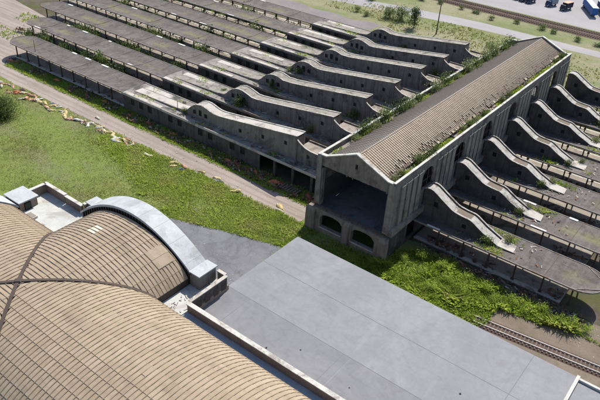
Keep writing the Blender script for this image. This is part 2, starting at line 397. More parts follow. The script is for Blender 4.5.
def equal_s(half, n):
    N = 400; L = [0]
    for i in range(N):
        a, b = i / N, (i + 1) / N
        L.append(L[-1] + math.hypot((b - a) * half, zt(b) - zt(a)))
    out = []; k = 0
    for j in range(n + 1):
        tgt = L[-1] * j / n
        while k < N and L[k + 1] < tgt: k += 1
        out.append(min(1., (k + (tgt - L[k]) / max(1e-9, L[min(k + 1, N)] - L[k])) / N))
    out[0] = 0; out[-1] = 1; return out
tb = MB(); rb = MB()
def arm(axis, sg, half, other, length, pitch, ncourse):
    S = equal_s(half, ncourse)
    def W(d, s, dz=0):
        z = zt(abs(s)) + dz
        return (XC + sg * d, YC + s * half, z) if axis == 'x' else (XC + s * half, YC + sg * d, z)
    nb = int(length / pitch); r = random.Random(hash((axis, sg)) % 1000 if False else (11 if axis == 'x' else 23) + sg)
    for side in (-1, 1):
        for i in range(ncourse):
            sa, sb = S[i], S[i + 1]; sm = (sa + sb) / 2
            for j in range(nb):
                d0, d1 = j * pitch, (j + 1) * pitch
                da, db = max(d0, other * sa), max(d0, other * sb)
                if da >= d1: continue
                tint = r.choice([r.gauss(.5, .15)] * 24 + [r.uniform(.05, .25), r.uniform(.75, .9)])
                
                tint = max(0.02, min(1, tint))
                lift = .058 + (.008 * r.random()); up0 = .0
                if axis == 'y' and sg > 0 and side > 0 and i in (4, 5) and 16.2 < d0 < 19.4: lift += .12; up0 = .13; tint = min(.95, tint + .22)
                if axis == 'y' and sg > 0 and side < 0 and i == 1 and 13.5 < d0 < 15.4 and r.random() < .6: tint = 1.
                if r.random() < .012: lift += .06; up0 = .06
                if db >= d1:                                  # cut off by the groin
                    st = d1 / other
                    tb.face([W(da, side * sa, up0), W(d1, side * sa, up0), W(d1, side * st, .05)], tint); continue
                a1, a2 = W(da, side * sa, up0), W(d1, side * sa, up0)
                m1, m2 = W(max(d0, other * sm), side * sm, lift * .55 + up0 * .3), W(d1, side * sm, lift * .55 + up0 * .3)
                b1, b2 = W(db, side * sb, lift), W(d1, side * sb, lift)
                tb.face([a1, a2, m2, m1], tint); tb.face([m1, m2, b2, b1], tint)
                tb.face([b1, b2, W(d1, side * sb, -.05), W(db, side * sb, -.05)], tint * .8)
    for j in range(1, nb + 1):
        d = j * pitch; smax = min(1, d / other)
        n = max(2, int(smax * 18))
        pts = [W(d, -smax + 2 * smax * k / (2 * n), .07) for k in range(2 * n + 1)]
        rb.ribbon(pts, .10, .055, (1, 0) if axis == 'x' else (0, 1))
    return W
arm('x', 1, A_M, A_N, 62, .74, 9)
arm('x', -1, A_M, A_N, 24.4, .74, 9)
arm('y', 1, A_N, A_M, 20.8, .7, 8)
arm('y', -1, A_N, A_M, 24., .7, 8)
roof = tb.obj('vault_roof', M['vault_tile'], term)
rb.obj('rib', M['vault_rib'], roof)['kind'] = 'stuff'
for sx in (-1, 1):
    for sy in (-1, 1):
        q = MB(); pts = [(XC + sx * A_N * t, YC + sy * A_M * t, zt(t) + .12) for t in [k / 24 for k in range(25)]]
        L = math.hypot(A_N, A_M); q.ribbon(pts, .48, .12, (-sy * A_M / L, sx * A_N / L)); q.obj('groin_flashing', M['groin'], roof)
q = MB(); q.hexa([(XC + a * .9, YC + b * .9, zt(0)) for a, b in ((-1, 0), (0, -1), (1, 0), (0, 1))], [(XC + a * .5, YC + b * .5, zt(0) + .4) for a, b in ((-1, 0), (0, -1), (1, 0), (0, 1))]); q.obj('crown_cap', M['groin'], roof)
# eave walls below the tile edges
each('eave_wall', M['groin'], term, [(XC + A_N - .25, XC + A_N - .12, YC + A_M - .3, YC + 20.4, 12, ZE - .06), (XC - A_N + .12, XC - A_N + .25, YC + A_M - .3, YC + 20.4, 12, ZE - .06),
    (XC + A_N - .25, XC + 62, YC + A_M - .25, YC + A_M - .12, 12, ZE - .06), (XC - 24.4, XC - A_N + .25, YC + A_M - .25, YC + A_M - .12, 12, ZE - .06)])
# body walls
each('outer_wall', M['brick'], term, [(-101.3, -8, 18.5, 50.0, 0, 11.9), (-88.2, -55.5, 50.0, 58.4, 0, 11.88), (-99.7, -88.2, 50.0, 55.8, 0, 11.88), (XC - 13, XC + 13, 2, 18.5, 0, 11.88)])
# roof-level floors
each('terrace_floor', M['terrace'], term, [(-99.3, XC - A_N + .1, 47.4, 55.3, 11.9, 12.05)])
q = MB(); q.box(XC + A_N - .1, -55.9, 47.4, 58.0, 11.9, 12.06); q.obj('terrace_floor', M['terrace'], term)
q = MB(); q.box(-55.6, -8.2, YC + A_M - .1, 49.5, 11.9, 12.25); q.obj('gutter', M['gutter'], term)
# arched gable caps
def cap_top(u): return 19.75 - 5.2 * (u / 13.3) ** 2
def arch_cap(axis, n_in, n_out, u0, u1):
    P = (lambda u, n, z: (XC - .6 + u, n, z)) if axis == 'y' else (lambda u, n, z: (n, YC + u, z))
    us = [u0 + (u1 - u0) * i / 40 for i in range(41)]
    q = MB()
    for a, b in zip(us, us[1:]):
        za, zb = cap_top(a), cap_top(b)
        q.hexa([P(a, n_in, za - .45), P(b, n_in, zb - .45), P(b, n_out, zb - .45), P(a, n_out, za - .45)], [P(a, n_in, za), P(b, n_in, zb), P(b, n_out, zb), P(a, n_out, za)])
    cap = q.obj('gable_cap', M['cap_roof'], term)
    q = MB()                                       # standing seams
    for i in range(3, 40, 5):
        u = us[i]; z = cap_top(u); q = MB(); q.bar(P(u, n_in, z + .005), P(u, n_out, z + .005), .06, .03); q.obj('roof_seam', M['cap_seam'], cap)
    q = MB(); q.wall('x' if axis == 'y' else 'y', n_in + (.35 if n_out > n_in else -.35), n_out - (.35 if n_out > n_in else -.35),
                     [u + (XC - .6 if axis == 'y' else YC) for u in us], lambda w: cap_top(w - (XC - .6 if axis == 'y' else YC)) - .46, 11.9)
    q.obj('gable_wall', M['pale_wall'], term)
    q = MB()                                       # ribs on the inner face
    sgn = 1 if n_out > n_in else -1
    for i in range(1, 40):
        u = us[i]; z = cap_top(u) - .46; q.hexa([P(u - .12, n_in + sgn * .05, z - 2.4), P(u + .12, n_in + sgn * .05, z - 2.4), P(u + .12, n_in + sgn * .34, z - 2.4), P(u - .12, n_in + sgn * .34, z - 2.4)],
                                                [P(u - .12, n_in + sgn * .05, z), P(u + .12, n_in + sgn * .05, z), P(u + .12, n_in + sgn * .34, z), P(u - .12, n_in + sgn * .34, z)])
    q.obj('gable_ribs', M['groin'], term)['kind'] = 'stuff'
arch_cap('y', 54.3, 57.9, -14.6, 13.4)
arch_cap('x', -97., -101.4, -14.8, 14.6)
# end blocks of the caps
q = MB(); q.box(-59.9, -57.9, 54.3, 58.0, 12.06, 14.6); q.obj('end_block', M['pale_wall'], term)
q = MB(); q.box(-60.0, -57.7, 54.2, 58.2, 14.6, 14.8); q.obj('end_block_roof', M['cap_roof'], term)
q = MB(); q.box(-101.2, -96.9, 48.3, 51.8, 12.05, 13.85); q.obj('end_block', M['brick'], term)
q = MB(); q.box(-101.5, -96.6, 48.1, 52.05, 13.85, 14.05); q.obj('end_block_roof', M['cap_roof'], term)
q = MB(); q.box(-96.9, -96.6, 49.2, 50.4, 12.06, 13.5); q.obj('terrace_door', M['window_dark'], term)
q = MB(); q.box(-88.6, -86.6, 56.4, 58.6, 12, 13.9); q.obj('end_block', M['pale_wall'], term)
q = MB(); q.box(-88.75, -86.4, 56.3, 58.8, 13.9, 14.05); q.obj('end_block_roof', M['cap_roof'], term)
# parapets with copings
def parapet(x0, x1, y0, y1, z0, z1, mat, cm='white_coping', ov=.12, ct=.14):
    q = MB(); q.box(x0, x1, y0, y1, z0, z1 - ct); p = q.obj('parapet', mat, term)
    q = MB(); q.box(x0 - ov, x1 + ov, y0 - ov, y1 + ov, z1 - ct, z1)
    if x1 - x0 > 8:
        x = x0 + 3
        while x < x1: q.box(x - .03, x + .03, y0 - ov - .01, y1 + ov + .01, z1 - ct, z1 + .015); x += 3.2
    q.obj('coping', M[cm], p); return p
parapet(-55.55, -8, 49.5, 50.0, 11.9, 13.9, M['brick'])
parapet(-99.75, -99.3, 52.1, 55.3, 11.9, 13.95, M['brick'])
parapet(-99.75, -93.6, 55.3, 55.75, 11.9, 13.95, M['brick'])
parapet(-93.4, -88.7, 55.3, 55.75, 11.9, 13.75, M['brick'])
parapet(-88.75, -88.3, 55.9, 58.4, 11.9, 13.95, M['brick'])
p = parapet(-55.9, -55.5, 50.3, 58.0, 11.9, 13.9, M['dark_wall'], 'coping')
parapet(-57.6, -56.1, 58.05, 58.4, 11.9, 13.9, M['brick'], 'coping')
for y in (51.3, 53.1, 55.0, 56.7):
    q = MB(); q.box(-55.52, -55.47, y, y + 1.1, 11.6, 13.0); q.obj('wall_panel', M['groin'], p)
q = MB(); q.box(-95.3, -93.2, 47.9, 49.3, 12.05, 12.45); hatch = q.obj('roof_hatch', M['plank'], term)
q = MB(); q.box(-95.1, -93.4, 48.05, 49.15, 12.45, 12.53); q.obj('hatch_lid', M['ramp_roof'], hatch)
each('roof_kerb', M['white_coping'], term, [(-90.6, -86.6, 48.3, 48.55, 12.05, 12.5), (-90.6, -90.35, 47.6, 48.29, 12.05, 12.5)])
# debris on the small roof by the corner
q = MB()
for i in range(22):
    x = rnd.uniform(-59, -56.3); y = rnd.uniform(48.5, 57.5); a = rnd.uniform(0, 3.1); l = rnd.uniform(.2, .7)
    q.bar((x, y, 12.12), (x + l * math.cos(a), y + l * math.sin(a), 12.15 + rnd.uniform(0, .2)), .15, .06)
tag(q.obj('roof_debris', M['plank']), kind='stuff', label='pale broken boards strewn on the small corner roof terrace', cat='debris')
# lower flat roof
each('lower_wall', M['brick'], term, [(-56.0, -6.0, 50.05, 76.9, 0, 10.7), (-5.6, 34, 50.05, 76.4, 0, 10.3)])
q = MB(); q.box(-56.15, -5.95, 50.02, 77.05, 10.7, 11.0); fr = q.obj('flat_roof', M['membrane'], term)
q = MB(); q.box(-5.5, 34.2, 50.02, 76.5, 10.3, 10.75); fr2 = q.obj('flat_roof', M['membrane'], term)
q = MB(); q.box(-5.95, -5.5, 50.05, 77.2, 10.7, 11.25); q.obj('edge_coping', M['white_coping'], term)
q = MB(); q.box(-5.5, 34.2, 76.6, 77.0, 10.3, 11.1); q.obj('edge_coping', M['white_coping'], term)
q = MB(); q.box(-55.45, -6.2, 50.03, 50.8, 11.0, 11.09); q.obj('roof_upstand', M['ramp_roof'], term)
each('membrane_seam', M['seam'], fr, [(-56.1, -6, y, y + .07, 11.0, 11.01) for y in (58.9, 67.6)] + [(x, x + .07, a, b, 11.0, 11.011) for x, a, b in ((-13.2, 50.8, 77), (-32.3, 50.8, 58.9), (-24.2, 58.99, 67.6), (-41.5, 58.99, 67.6), (-33.6, 67.7, 77))][:0] + [(x, x + .07, a, b, 11.0, 11.011) for x, a, b in ((-12.2, 50.8, 77), (-33.6, 50.8, 58.9), (-51.5, 50.8, 58.9))])
# sheets of differing age in the membrane
each('membrane_sheet', M['membrane_old'], fr, [(-56.0, -32.32, 50.85, 58.88, 11.0, 11.006), (-32.2, -13.25, 50.85, 58.88, 11.0, 11.004)])
for (x, y) in [(-42.7, 52.6), (-38.7, 55.5), (-29.4, 54.3), (-17.3, 63.3)]:
    q = MB(); r = rnd.uniform(.09, .16); q.tube((x, y, 10.99), (x, y, 11.0 + rnd.uniform(.03, .12)), r, r * .8, 9); q.obj('roof_drain', M['drain'], fr)

# ---------------------------------------------------------------- concourse shed
SX0, SX1, SY0, SY1 = -65.2, -47.2, 94.7, 192.5
PITCH = 14.45; C0 = 108.2
shed = thing('concourse_shed', ((SX0 + SX1) / 2, SY0, 0), 'long derelict concourse shed with tan tile gable roof and gaping open end', 'building')
AX, AZ = -56.3, 20.2
def roof_side(x0, z0, x1, z1, mat, rmat, pitch, nc, ragged):
    q = MB(); rr = MB(); r = random.Random(5)
    n = int((SY1 - SY0 - 1.4) / pitch); y0 = SY0 + .7
    for i in range(nc):
        a, b = i / nc, (i + 1) / nc
        for j in range(n):
            if ragged and i >= nc - 2 and (r.random() < (.85 if i == nc - 1 else .5) * (.55 + .45 * math.sin(j * .21) + .3 * math.sin(j * .067 + 1))): continue
            if ragged and i in (nc - 3, nc - 4) and r.random() < (.35 if i == nc - 3 else .12): continue
            ya, yb = y0 + j * pitch, y0 + (j + 1) * pitch
            tint = max(.02, min(.97, r.gauss(.5, .22)))
            w = lambda t, y, dz: (x0 + (x1 - x0) * t, y, z0 + (z1 - z0) * t + dz)
            l = .05 + .012 * r.random()
            q.face([w(a, ya, 0), w(a, yb, 0), w(b, yb, l), w(b, ya, l)], tint)
            q.face([w(b, ya, l), w(b, yb, l), w(b, yb, -.06), w(b, ya, -.06)], tint * .6)
    for j in range(n + 1):
        y = y0 + j * pitch; e = 1 if not ragged else r.choice((1, 1, 1 - 1 / nc))
        rr.bar((x0, y, z0 + .07), (x0 + (x1 - x0) * e, y, z0 + (z1 - z0) * e + .12), .13, .11)
    # deck below the tiles
    o = q.obj('tile_roof', mat, shed); ro = rr.obj('roof_rib', rmat, o); ro['kind'] = 'stuff'
    q = MB(); q.hexa([(x0, SY0 + .6, z0 - .3), (x1, SY0 + .6, z1 - .3), (x1, SY1 - .6, z1 - .3), (x0, SY1 - .6, z0 - .3)], [(x0, SY0 + .6, z0 - .1), (x1, SY0 + .6, z1 - .1), (x1, SY1 - .6, z1 - .1), (x0, SY1 - .6, z0 - .1)]); q.obj('roof_deck', M['wood'], o)
roof_side(AX, AZ, -49.6, 17.15, M['shed_tile'], M['shed_rib'], .62, 13, True)
roof_side(AX, AZ, -62.9, 17.15, M['shed_tile_dark'], M['shed_rib_dark'], .62, 12, False)
q = MB(); q.bar((AX, SY0 + .6, AZ + .08), (AX, SY1 - .6, AZ + .06), .24, .12); q.obj('ridge', M['shed_rib_dark'], shed)
each('shade_lining', M['interior'], shed, [(SX0 + .52, SX0 + .6, SY0 + 1.5, SY1 - 1, 5.52, 10.6), (SX1 - .6, SX1 - .52, SY0 + 1.5, SY1 - 1, 5.52, 10.6), (SX0 + .7, SX1 - .7, SY0 + 44, SY0 + 44.3, 5.52, 15.0)])  # dark side linings and cross wall added to deepen the shade in the hall
# gutters behind the parapets
q = MB(); q.box(-49.9, SX1 - .5, SY0 + .6, SY1 - .6, 16.0, 16.4); q.obj('gutter', M['ramp_roof'], shed)
q = MB(); q.box(SX0 + .5, -62.7, SY0 + .6, SY1 - .6, 16.1, 16.5); q.obj('gutter', M['ramp_roof'], shed)
# side walls
bays = [C0 + k * PITCH for k in range(6)]
def arch(c, w, zs, rise): return (c - w / 2, c + w / 2, lambda u: 11.0, lambda u, c=c, w=w: zs + rise * math.sqrt(max(0, 1 - ((u - c) / (w / 2)) ** 2)), 1)
def low(c, w): return (c - w / 2, c + w / 2, lambda u: .6, lambda u: 4.6)
q = MB(); q.wall('y', SX1, SX1 - .5, [SY0, SY1], lambda u: 17.75, 7.4, [arch(c, 5.6, 13.0, 2.8) for c in bays]); rw = q.obj('side_wall', M['grey_wall'], shed)
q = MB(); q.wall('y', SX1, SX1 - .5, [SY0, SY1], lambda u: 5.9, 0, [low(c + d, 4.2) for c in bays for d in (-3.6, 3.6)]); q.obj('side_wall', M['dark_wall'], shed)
q = MB(); q.box(SX1 - .5, SX1 + .75, SY0 - .2, SY1, 5.9, 7.4); q.obj('string_course', M['pale_wall'], shed)
q = MB(); q.wall('y', SX0 + .5, SX0, [SY0, SY1], lambda u: 17.45, 0, [arch(c, 5.6, 13.0, 2.8) for c in bays]); q.obj('side_wall', M['grey_wall'], shed)
for c in bays:                                   # window bars in the arches
    for X in (SX1 - .3, SX0 + .3):
        q = MB()
        aw = [(c + 2.75 * math.cos(t * math.pi / 16), 13.0 + 2.75 * math.sin(t * math.pi / 16)) for t in range(17)]
        for (ya, za), (yb, zb) in zip(aw, aw[1:]): q.bar((X, ya, za), (X, yb, zb), .14, .2)
        w = q.obj('window', M['post'], shed)
        each('glazing_bar', M['post'], w, [(X - .05, X + .05, c + d - .06, c + d + .06, 11, 13.0 + 2.7 * math.sqrt(1 - (d / 2.75) ** 2)) for d in (-1.6, .55)] + [(X - .045, X + .045, c - 2.6, c + 2.6, z - .05, z + .05) for z in (12.9,)])
ys = []
for k in range(-1, 6):
    m = C0 + (k + .5) * PITCH
    for d in (-3.3, -1.1, 1.1, 3.3):
        y = m + d
        if SY0 + .6 < y < SY1 - .6: ys.append(y)
pil = None
for y in ys:                                     # pilasters with a pale cap block
    if pil is None:
        q = MB(); q.hexa([(SX1, y - .78, 7.42), (SX1 + .42, y - .78, 7.42), (SX1 + .42, y + .78, 7.42), (SX1, y + .78, 7.42)], [(SX1, y - .72, 16.2), (SX1 + .36, y - .72, 16.2), (SX1 + .36, y + .72, 16.2), (SX1, y + .72, 16.2)]); pil = q.obj('pilaster', M['pale_wall'], shed); py = y
        q = MB(); q.box(SX1 + .01, SX1 + .3, y + .85, y + 1.1, 16.0, 16.3); cp = q.obj('cap_block', M['white_coping'], pil)
    else:
        c = part_copy(pil, (0, y - py, 0), shed); part_copy(cp, (0, 0, 0), c)
q = MB(); q.box(SX1 - .5, SX1 + .03, SY0 - .1, SY1 + .1, 17.75, 17.86); q.obj('coping', M['white_coping'], shed)
q = MB(); q.box(SX0 - .06, SX0 + .52, SY0 - .1, SY1 + .1, 17.45, 17.6); q.obj('coping', M['white_coping'], shed)
# gable ends
gt = lerp([(SX0 + .5, 17.4), (-63.2, 17.45), (AX, 20.5), (-48.9, 17.45), (SX1 - .5, 17.4)])
def lint(x): return 15.25 + .07 * math.sin(x * 3.1) * math.sin(x * 1.3 + 1)
gus = [SX0 + .5 + i * .45 for i in range(int((SX1 - SX0 - 1) / .45) + 1)] + [SX1 - .5, AX]
q = MB(); q.wall('x', SY0, SY0 + .6, gus, gt, lint, [(-56.4, -55.8, lambda u: 17.4, lambda u: 18.5)]); q.obj('gable_wall', M['gable_render'], shed)
q = MB(); q.wall('x', SY1 - .6, SY1, [SX0 + .5, -63.2, AX, -48.9, SX1 - .5], gt, 0, [(-62, -50.5, lambda u: 6, lambda u: 14.5)]); q.obj('gable_wall', M['grey_wall'], shed)
for y0, y1 in ((SY0 - .12, SY0 + .72), (SY1 - .72, SY1 + .12)):
    q = MB()
    for (a, za), (b, zb) in zip([(SX0 + .62, 17.44), (-63.2, 17.46), (AX, 20.52), (-48.9, 17.46), (SX1 - .62, 17.44)], [(-63.2, 17.46), (AX, 20.52), (-48.9, 17.46), (SX1 - .62, 17.44)]):
        q.hexa([(a, y0, za), (b, y0, zb), (b, y1, zb), (a, y1, za)], [(a, y0, za + .22), (b, y0, zb + .22), (b, y1, zb + .22), (a, y1, za + .22)])
    q.obj('coping', M['white_coping'], shed)
# open front: jambs, base with two arches, floor slab
each('door_jamb', M['pale_wall'], shed, [([(SX0, SY0 - .35, 6.2), (SX0 + 1.3, SY0 - .35, 6.2), (SX0 + 1.3, SY0 - .01, 6.2), (SX0, SY0 - .01, 6.2)], [(SX0, SY0 - .2, 17.3), (SX0 + 1.1, SY0 - .2, 17.3), (SX0 + 1.1, SY0 - .01, 17.3), (SX0, SY0 - .01, 17.3)]),
    ([(SX1 - 1.4, SY0 - .35, 6.2), (SX1 + .1, SY0 - .35, 6.2), (SX1 + .1, SY0 - .01, 6.2), (SX1 - 1.4, SY0 - .01, 6.2)], [(SX1 - 1.2, SY0 - .2, 17.3), (SX1, SY0 - .2, 17.3), (SX1, SY0 - .01, 17.3), (SX1 - 1.2, SY0 - .01, 17.3)])])
each('corner_pier', M['grey_wall'], shed, [(SX0 + .5, SX0 + 1.5, SY0, SY0 + .9, 5.4, 14.7), (SX1 - 1.5, SX1 - .5, SY0, SY0 + .9, 5.4, 14.7)])
def basearch(c, w): return (c - w / 2, c + w / 2, lambda u: 1.35, lambda u, c=c, w=w: 3.7 + 1.1 * math.sqrt(max(0, 1 - ((u - c) / (w / 2)) ** 2)), 1)
q = MB(); q.wall('x', SY0 - .9, SY0, [-66.1, -46.9], lambda u: 5.5, 0, [basearch(-60.2, 5.5), basearch(-52.4, 5.5)]); q.obj('base_wall', M['pale_wall'], shed)
each('buttress', M['pale_wall'], shed, [([(x0, SY0 - 1.4, 0), (x1, SY0 - 1.4, 0), (x1, SY0 - .9, 0), (x0, SY0 - .9, 0)], [(x0, SY0 - 1.2, 4.6), (x1, SY0 - 1.2, 4.6), (x1, SY0 - .9, 5.3), (x0, SY0 - .9, 5.3)]) for x0, x1 in ((-66.5, -64.2), (-57.0, -55.6), (-48.6, -46.5))])
each('window_sill', M['coping'], shed, [(-63, -57.4, SY0 - 1.05, SY0 - .9, 1.15, 1.33), (-55.2, -49.6, SY0 - 1.05, SY0 - .9, 1.15, 1.33)])
q = MB(); r = random.Random(3); x = SX0 + .55
while x < SX1 - .6:
    w = r.uniform(.5, 1.4); q.box(x, min(x + w, SX1 - .55), SY0 - .25 - r.uniform(0, .55), SY0 + .3, 5.52, 5.8 + r.uniform(0, .1)); x += w
q.obj('broken_slab_edge', M['wood'], shed)['kind'] = 'stuff'
q = MB(); q.box(SX0 + .5, SX1 - .5, SY0 + .02, SY1 - .6, 5.0, 5.5); q.obj('floor_slab', M['slab'], shed)
each('base_column', M['dark_wall'], shed, [(x - .35, x + .35, y - .35, y + .35, 0, 5) for y in [SY0 + 9 + i * 14.45 for i in range(7)] for x in (-60.5, -52)])
for y in [SY0 + 6 + i * 7.2 for i in range(13)]:
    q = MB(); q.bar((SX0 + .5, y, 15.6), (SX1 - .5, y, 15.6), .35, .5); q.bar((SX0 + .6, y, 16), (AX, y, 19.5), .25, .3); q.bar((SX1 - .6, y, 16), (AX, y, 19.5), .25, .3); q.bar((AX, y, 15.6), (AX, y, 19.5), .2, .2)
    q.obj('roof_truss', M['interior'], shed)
q = MB(); r = random.Random(9)                   # torn ceiling hanging below the lintel
for i in range(15):
    x = r.uniform(-63.5, -49); z = 15.3 - r.uniform(0, .2); w = r.uniform(.15, .5); h = r.uniform(.15, .5); y = SY0 + r.uniform(.05, 1.6)
    q.bar((x, y, z), (x + r.uniform(-.3, .3), y + r.uniform(-.2, .2), z - h), w, .06, (0, 1, 0))
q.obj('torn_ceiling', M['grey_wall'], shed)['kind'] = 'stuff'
# broken tiles lying in the right-hand gutter
q = MB(); r = random.Random(4)
for i in range(1500):
    y = r.uniform(SY0 + 1.5, SY1 - 3); x = r.uniform(-50.9, -48.0); a = r.uniform(0, 3.1); s = r.uniform(.15, .5)
    if math.sin(y * .35) + math.sin(y * .13 + 2) < -.6: continue
    z = 16.45 + max(0, (-48.9 - x)) * .46 + r.uniform(0, .15)
    q.bar((x, y, z), (x + s * math.cos(a), y + s * math.sin(a), z + r.uniform(-.1, .2)), s * .7, .06, tint=r.random())
tag(q.obj('broken_tiles', M['shed_tile']), kind='stuff', label='broken tiles heaped along the right gutter of the shed roof', cat='debris')

# ---------------------------------------------------------------- platforms, canopies and ramp houses
def canopy(k, side, x0, x1, yc, round0, round1, label):
    w = 4.35
    c = thing('platform_canopy', ((x0 + x1) / 2, yc, 0), label, 'canopy', 'canopies over the derelict platforms')
    ln = 4.6; r = random.Random(k * 7 + (100 if side == 'R' else 0))
    xs = []
    if round0: xs += [x0 + ln * (1 - math.cos(t * math.pi / 16)) for t in range(9)]
    else: xs += [x0]
    a = xs[-1]; b = x1 - ln if round1 else x1; n = max(1, round((b - a) / 5.8))
    xs += [a + (b - a) * i / n for i in range(1, n + 1)]; joints = [a + (b - a) * i / n for i in range(0, n + 1)]
    if round1: xs += [x1 - ln * (1 - math.sin(math.pi / 2 - t * math.pi / 16)) for t in range(1, 9)]
    def hw(x):
        d = 0
        if round0 and x < x0 + ln: d = (x0 + ln - x) / ln
        if round1 and x > x1 - ln: d = (x - x1 + ln) / ln
        return max(.02, w * math.sqrt(max(0, 1 - d * d)))
    sag = {x: r.uniform(-.025, .025) for x in xs}
    q = MB()
    for xa, xb in zip(xs, xs[1:]):
        for s in (-1, 1):
            wa, wb = hw(xa), hw(xb); za, zb = sag[xa], sag[xb]
            zc = lambda ww: 5.05 - .3 * ww / w
            t = [(xa, yc, zc(wa) + za), (xb, yc, zc(wb) + zb), (xb, yc + s * wb, 5.05 + zb), (xa, yc + s * wa, 5.05 + za)]
            lo = [(p[0], p[1], p[2] - .2) for p in t]
            if s > 0: q.hexa(lo, t)
            else: q.hexa(lo[::-1], t[::-1])
    q.obj('canopy_roof', M['canopy'], c)
    q = MB()                                       # fascia along both edges and round the ends
    for s in (-1, 1):
        for xa, xb in zip(xs, xs[1:]):
            wa, wb = hw(xa), hw(xb)
            q.hexa([(xa, yc + s * (wa - .08), 4.8 + sag[xa]), (xb, yc + s * (wb - .08), 4.8 + sag[xb]), (xb, yc + s * (wb + .1), 4.8 + sag[xb]), (xa, yc + s * (wa + .1), 4.8 + sag[xa])],
                   [(xa, yc + s * (wa - .08), 5.13 + sag[xa]), (xb, yc + s * (wb - .08), 5.13 + sag[xb]), (xb, yc + s * (wb + .1), 5.13 + sag[xb]), (xa, yc + s * (wa + .1), 5.13 + sag[xa])])
    q.obj('fascia', M['fascia'], c)
    for xj in joints[1:-1:4]:
        q = MB()
        for s in (-1, 1): q.hexa([(xj - .05, yc, 4.77), (xj + .05, yc, 4.77), (xj + .05, yc + s * 4.2, 5.04 + sag[xj]), (xj - .05, yc + s * 4.2, 5.04 + sag[xj])], [(xj - .05, yc, 4.85), (xj + .05, yc, 4.85), (xj + .05, yc + s * 4.2, 5.14 + sag[xj]), (xj - .05, yc + s * 4.2, 5.14 + sag[xj])])
        q.obj('roof_seam', M['wood'], c)
    x = a + 3                            # scraps of bright flashing on the edges
    while x < b - 3:
        l = r.uniform(1.2, 3.4)
        if r.random() < .35:
            s = r.choice((-1, 1, 1)); q = MB(); q.hexa([(x, yc + s * 3.95, 5.08), (x + l, yc + s * 3.95, 5.08), (x + l, yc + s * 4.5, 5.15), (x, yc + s * 4.5, 5.15)], [(x, yc + s * 3.95, 5.14), (x + l, yc + s * 3.95, 5.14), (x + l, yc + s * 4.5, 5.2), (x, yc + s * 4.5, 5.2)]); q.obj('edge_flashing', M['flashing'], c)
        x += r.uniform(4, 12)
    first = None
    for xj in joints[(0 if round0 or side == 'R' else 1):]:
        for s in (-1, 1):
            if side == 'R' and xj < x0 + 1: continue
            if first is None:
                q = MB(); q.box(xj - .14, xj + .14, yc + s * 3.3 - .14, yc + s * 3.3 + .14, 0.6, 4.8); q.bar((xj, yc + s * 3.3, 4.0), (xj, yc + s * 2.1, 4.6), .12, .12); q.box(xj - .3, xj + .3, yc + s * 3.3 - .3, yc + s * 3.3 + .3, 0.62, .85)
                first = q.obj('post', M['post'], c); fx, fs = xj, s
                q = MB()
            else:
                o = first.copy(); COL.objects.link(o); o.parent = c
                if s == fs: o.location = (xj - fx, 0, 0)
                else: o.location = (xj - c.location.x + (fx - c.location.x), 0, 0); o.rotation_euler = (0, 0, math.pi)
    return c
def platform(x0, x1, yc, label):
    p = thing('platform', ((x0 + x1) / 2, yc, 0), label, 'platform', 'raised platforms under the canopies')
    q = MB(); q.box(x0, x1, yc - 3.6, yc + 3.6, .01, .62); q.obj('deck', M['platform'], p)
    each('platform_sunlit_edge', M['coping'], p, [(x0 - .02, x1 + .02, yc + s * 3.4 - .45, yc + s * 3.4 + .45, .42, .66) for s in (-1, 1)])  # edge strips wide and pale, so sunlight along the platform is in their colour

LPROF = [(-137, 5.3), (-120, 5.7), (-116.8, 6.1), (-115.6, 6.9), (-114.6, 7.8), (-113.6, 8.5), (-112.4, 9.0), (-111.2, 9.2), (-110, 9.15), (-108.8, 8.85), (-107.6, 8.5), (-106.6, 8.3), (-105, 8.3), (-101, 8.75), (-81, 11.4), (-80.0, 11.5)]
LCON = [(-79.9, 10.4), (-79.4, 10.0), (-78.7, 9.6), (-77.6, 9.05), (-76, 8.75), (-73, 8.65), (-65.3, 8.6)]
RPROF = [(-46.9, 11.3), (-46.4, 11.55), (-45.6, 11.6), (-44.9, 11.4), (-44.1, 10.95), (-43.2, 10.4), (-40.4, 8.8), (-39.6, 8.55), (-38.2, 8.35), (-36.4, 8.25), (-35.7, 8.0), (-35.1, 7.65), (-33.4, 6.7), (-29.9, 5.2)]
def strip(q, prof, y0, y1, dz0, dz1):
    for (a, za), (b, zb) in zip(prof, prof[1:]):
        q.hexa([(a, y0, za + dz0), (b, y0, zb + dz0), (b, y1, zb + dz0), (a, y1, za + dz0)], [(a, y0, za + dz1), (b, y0, zb + dz1), (b, y1, zb + dz1), (a, y1, za + dz1)])
def sq(x, z, w=.9, h=1.): return (x - w / 2, x + w / 2, lambda u: z - h / 2, lambda u: z + h / 2)

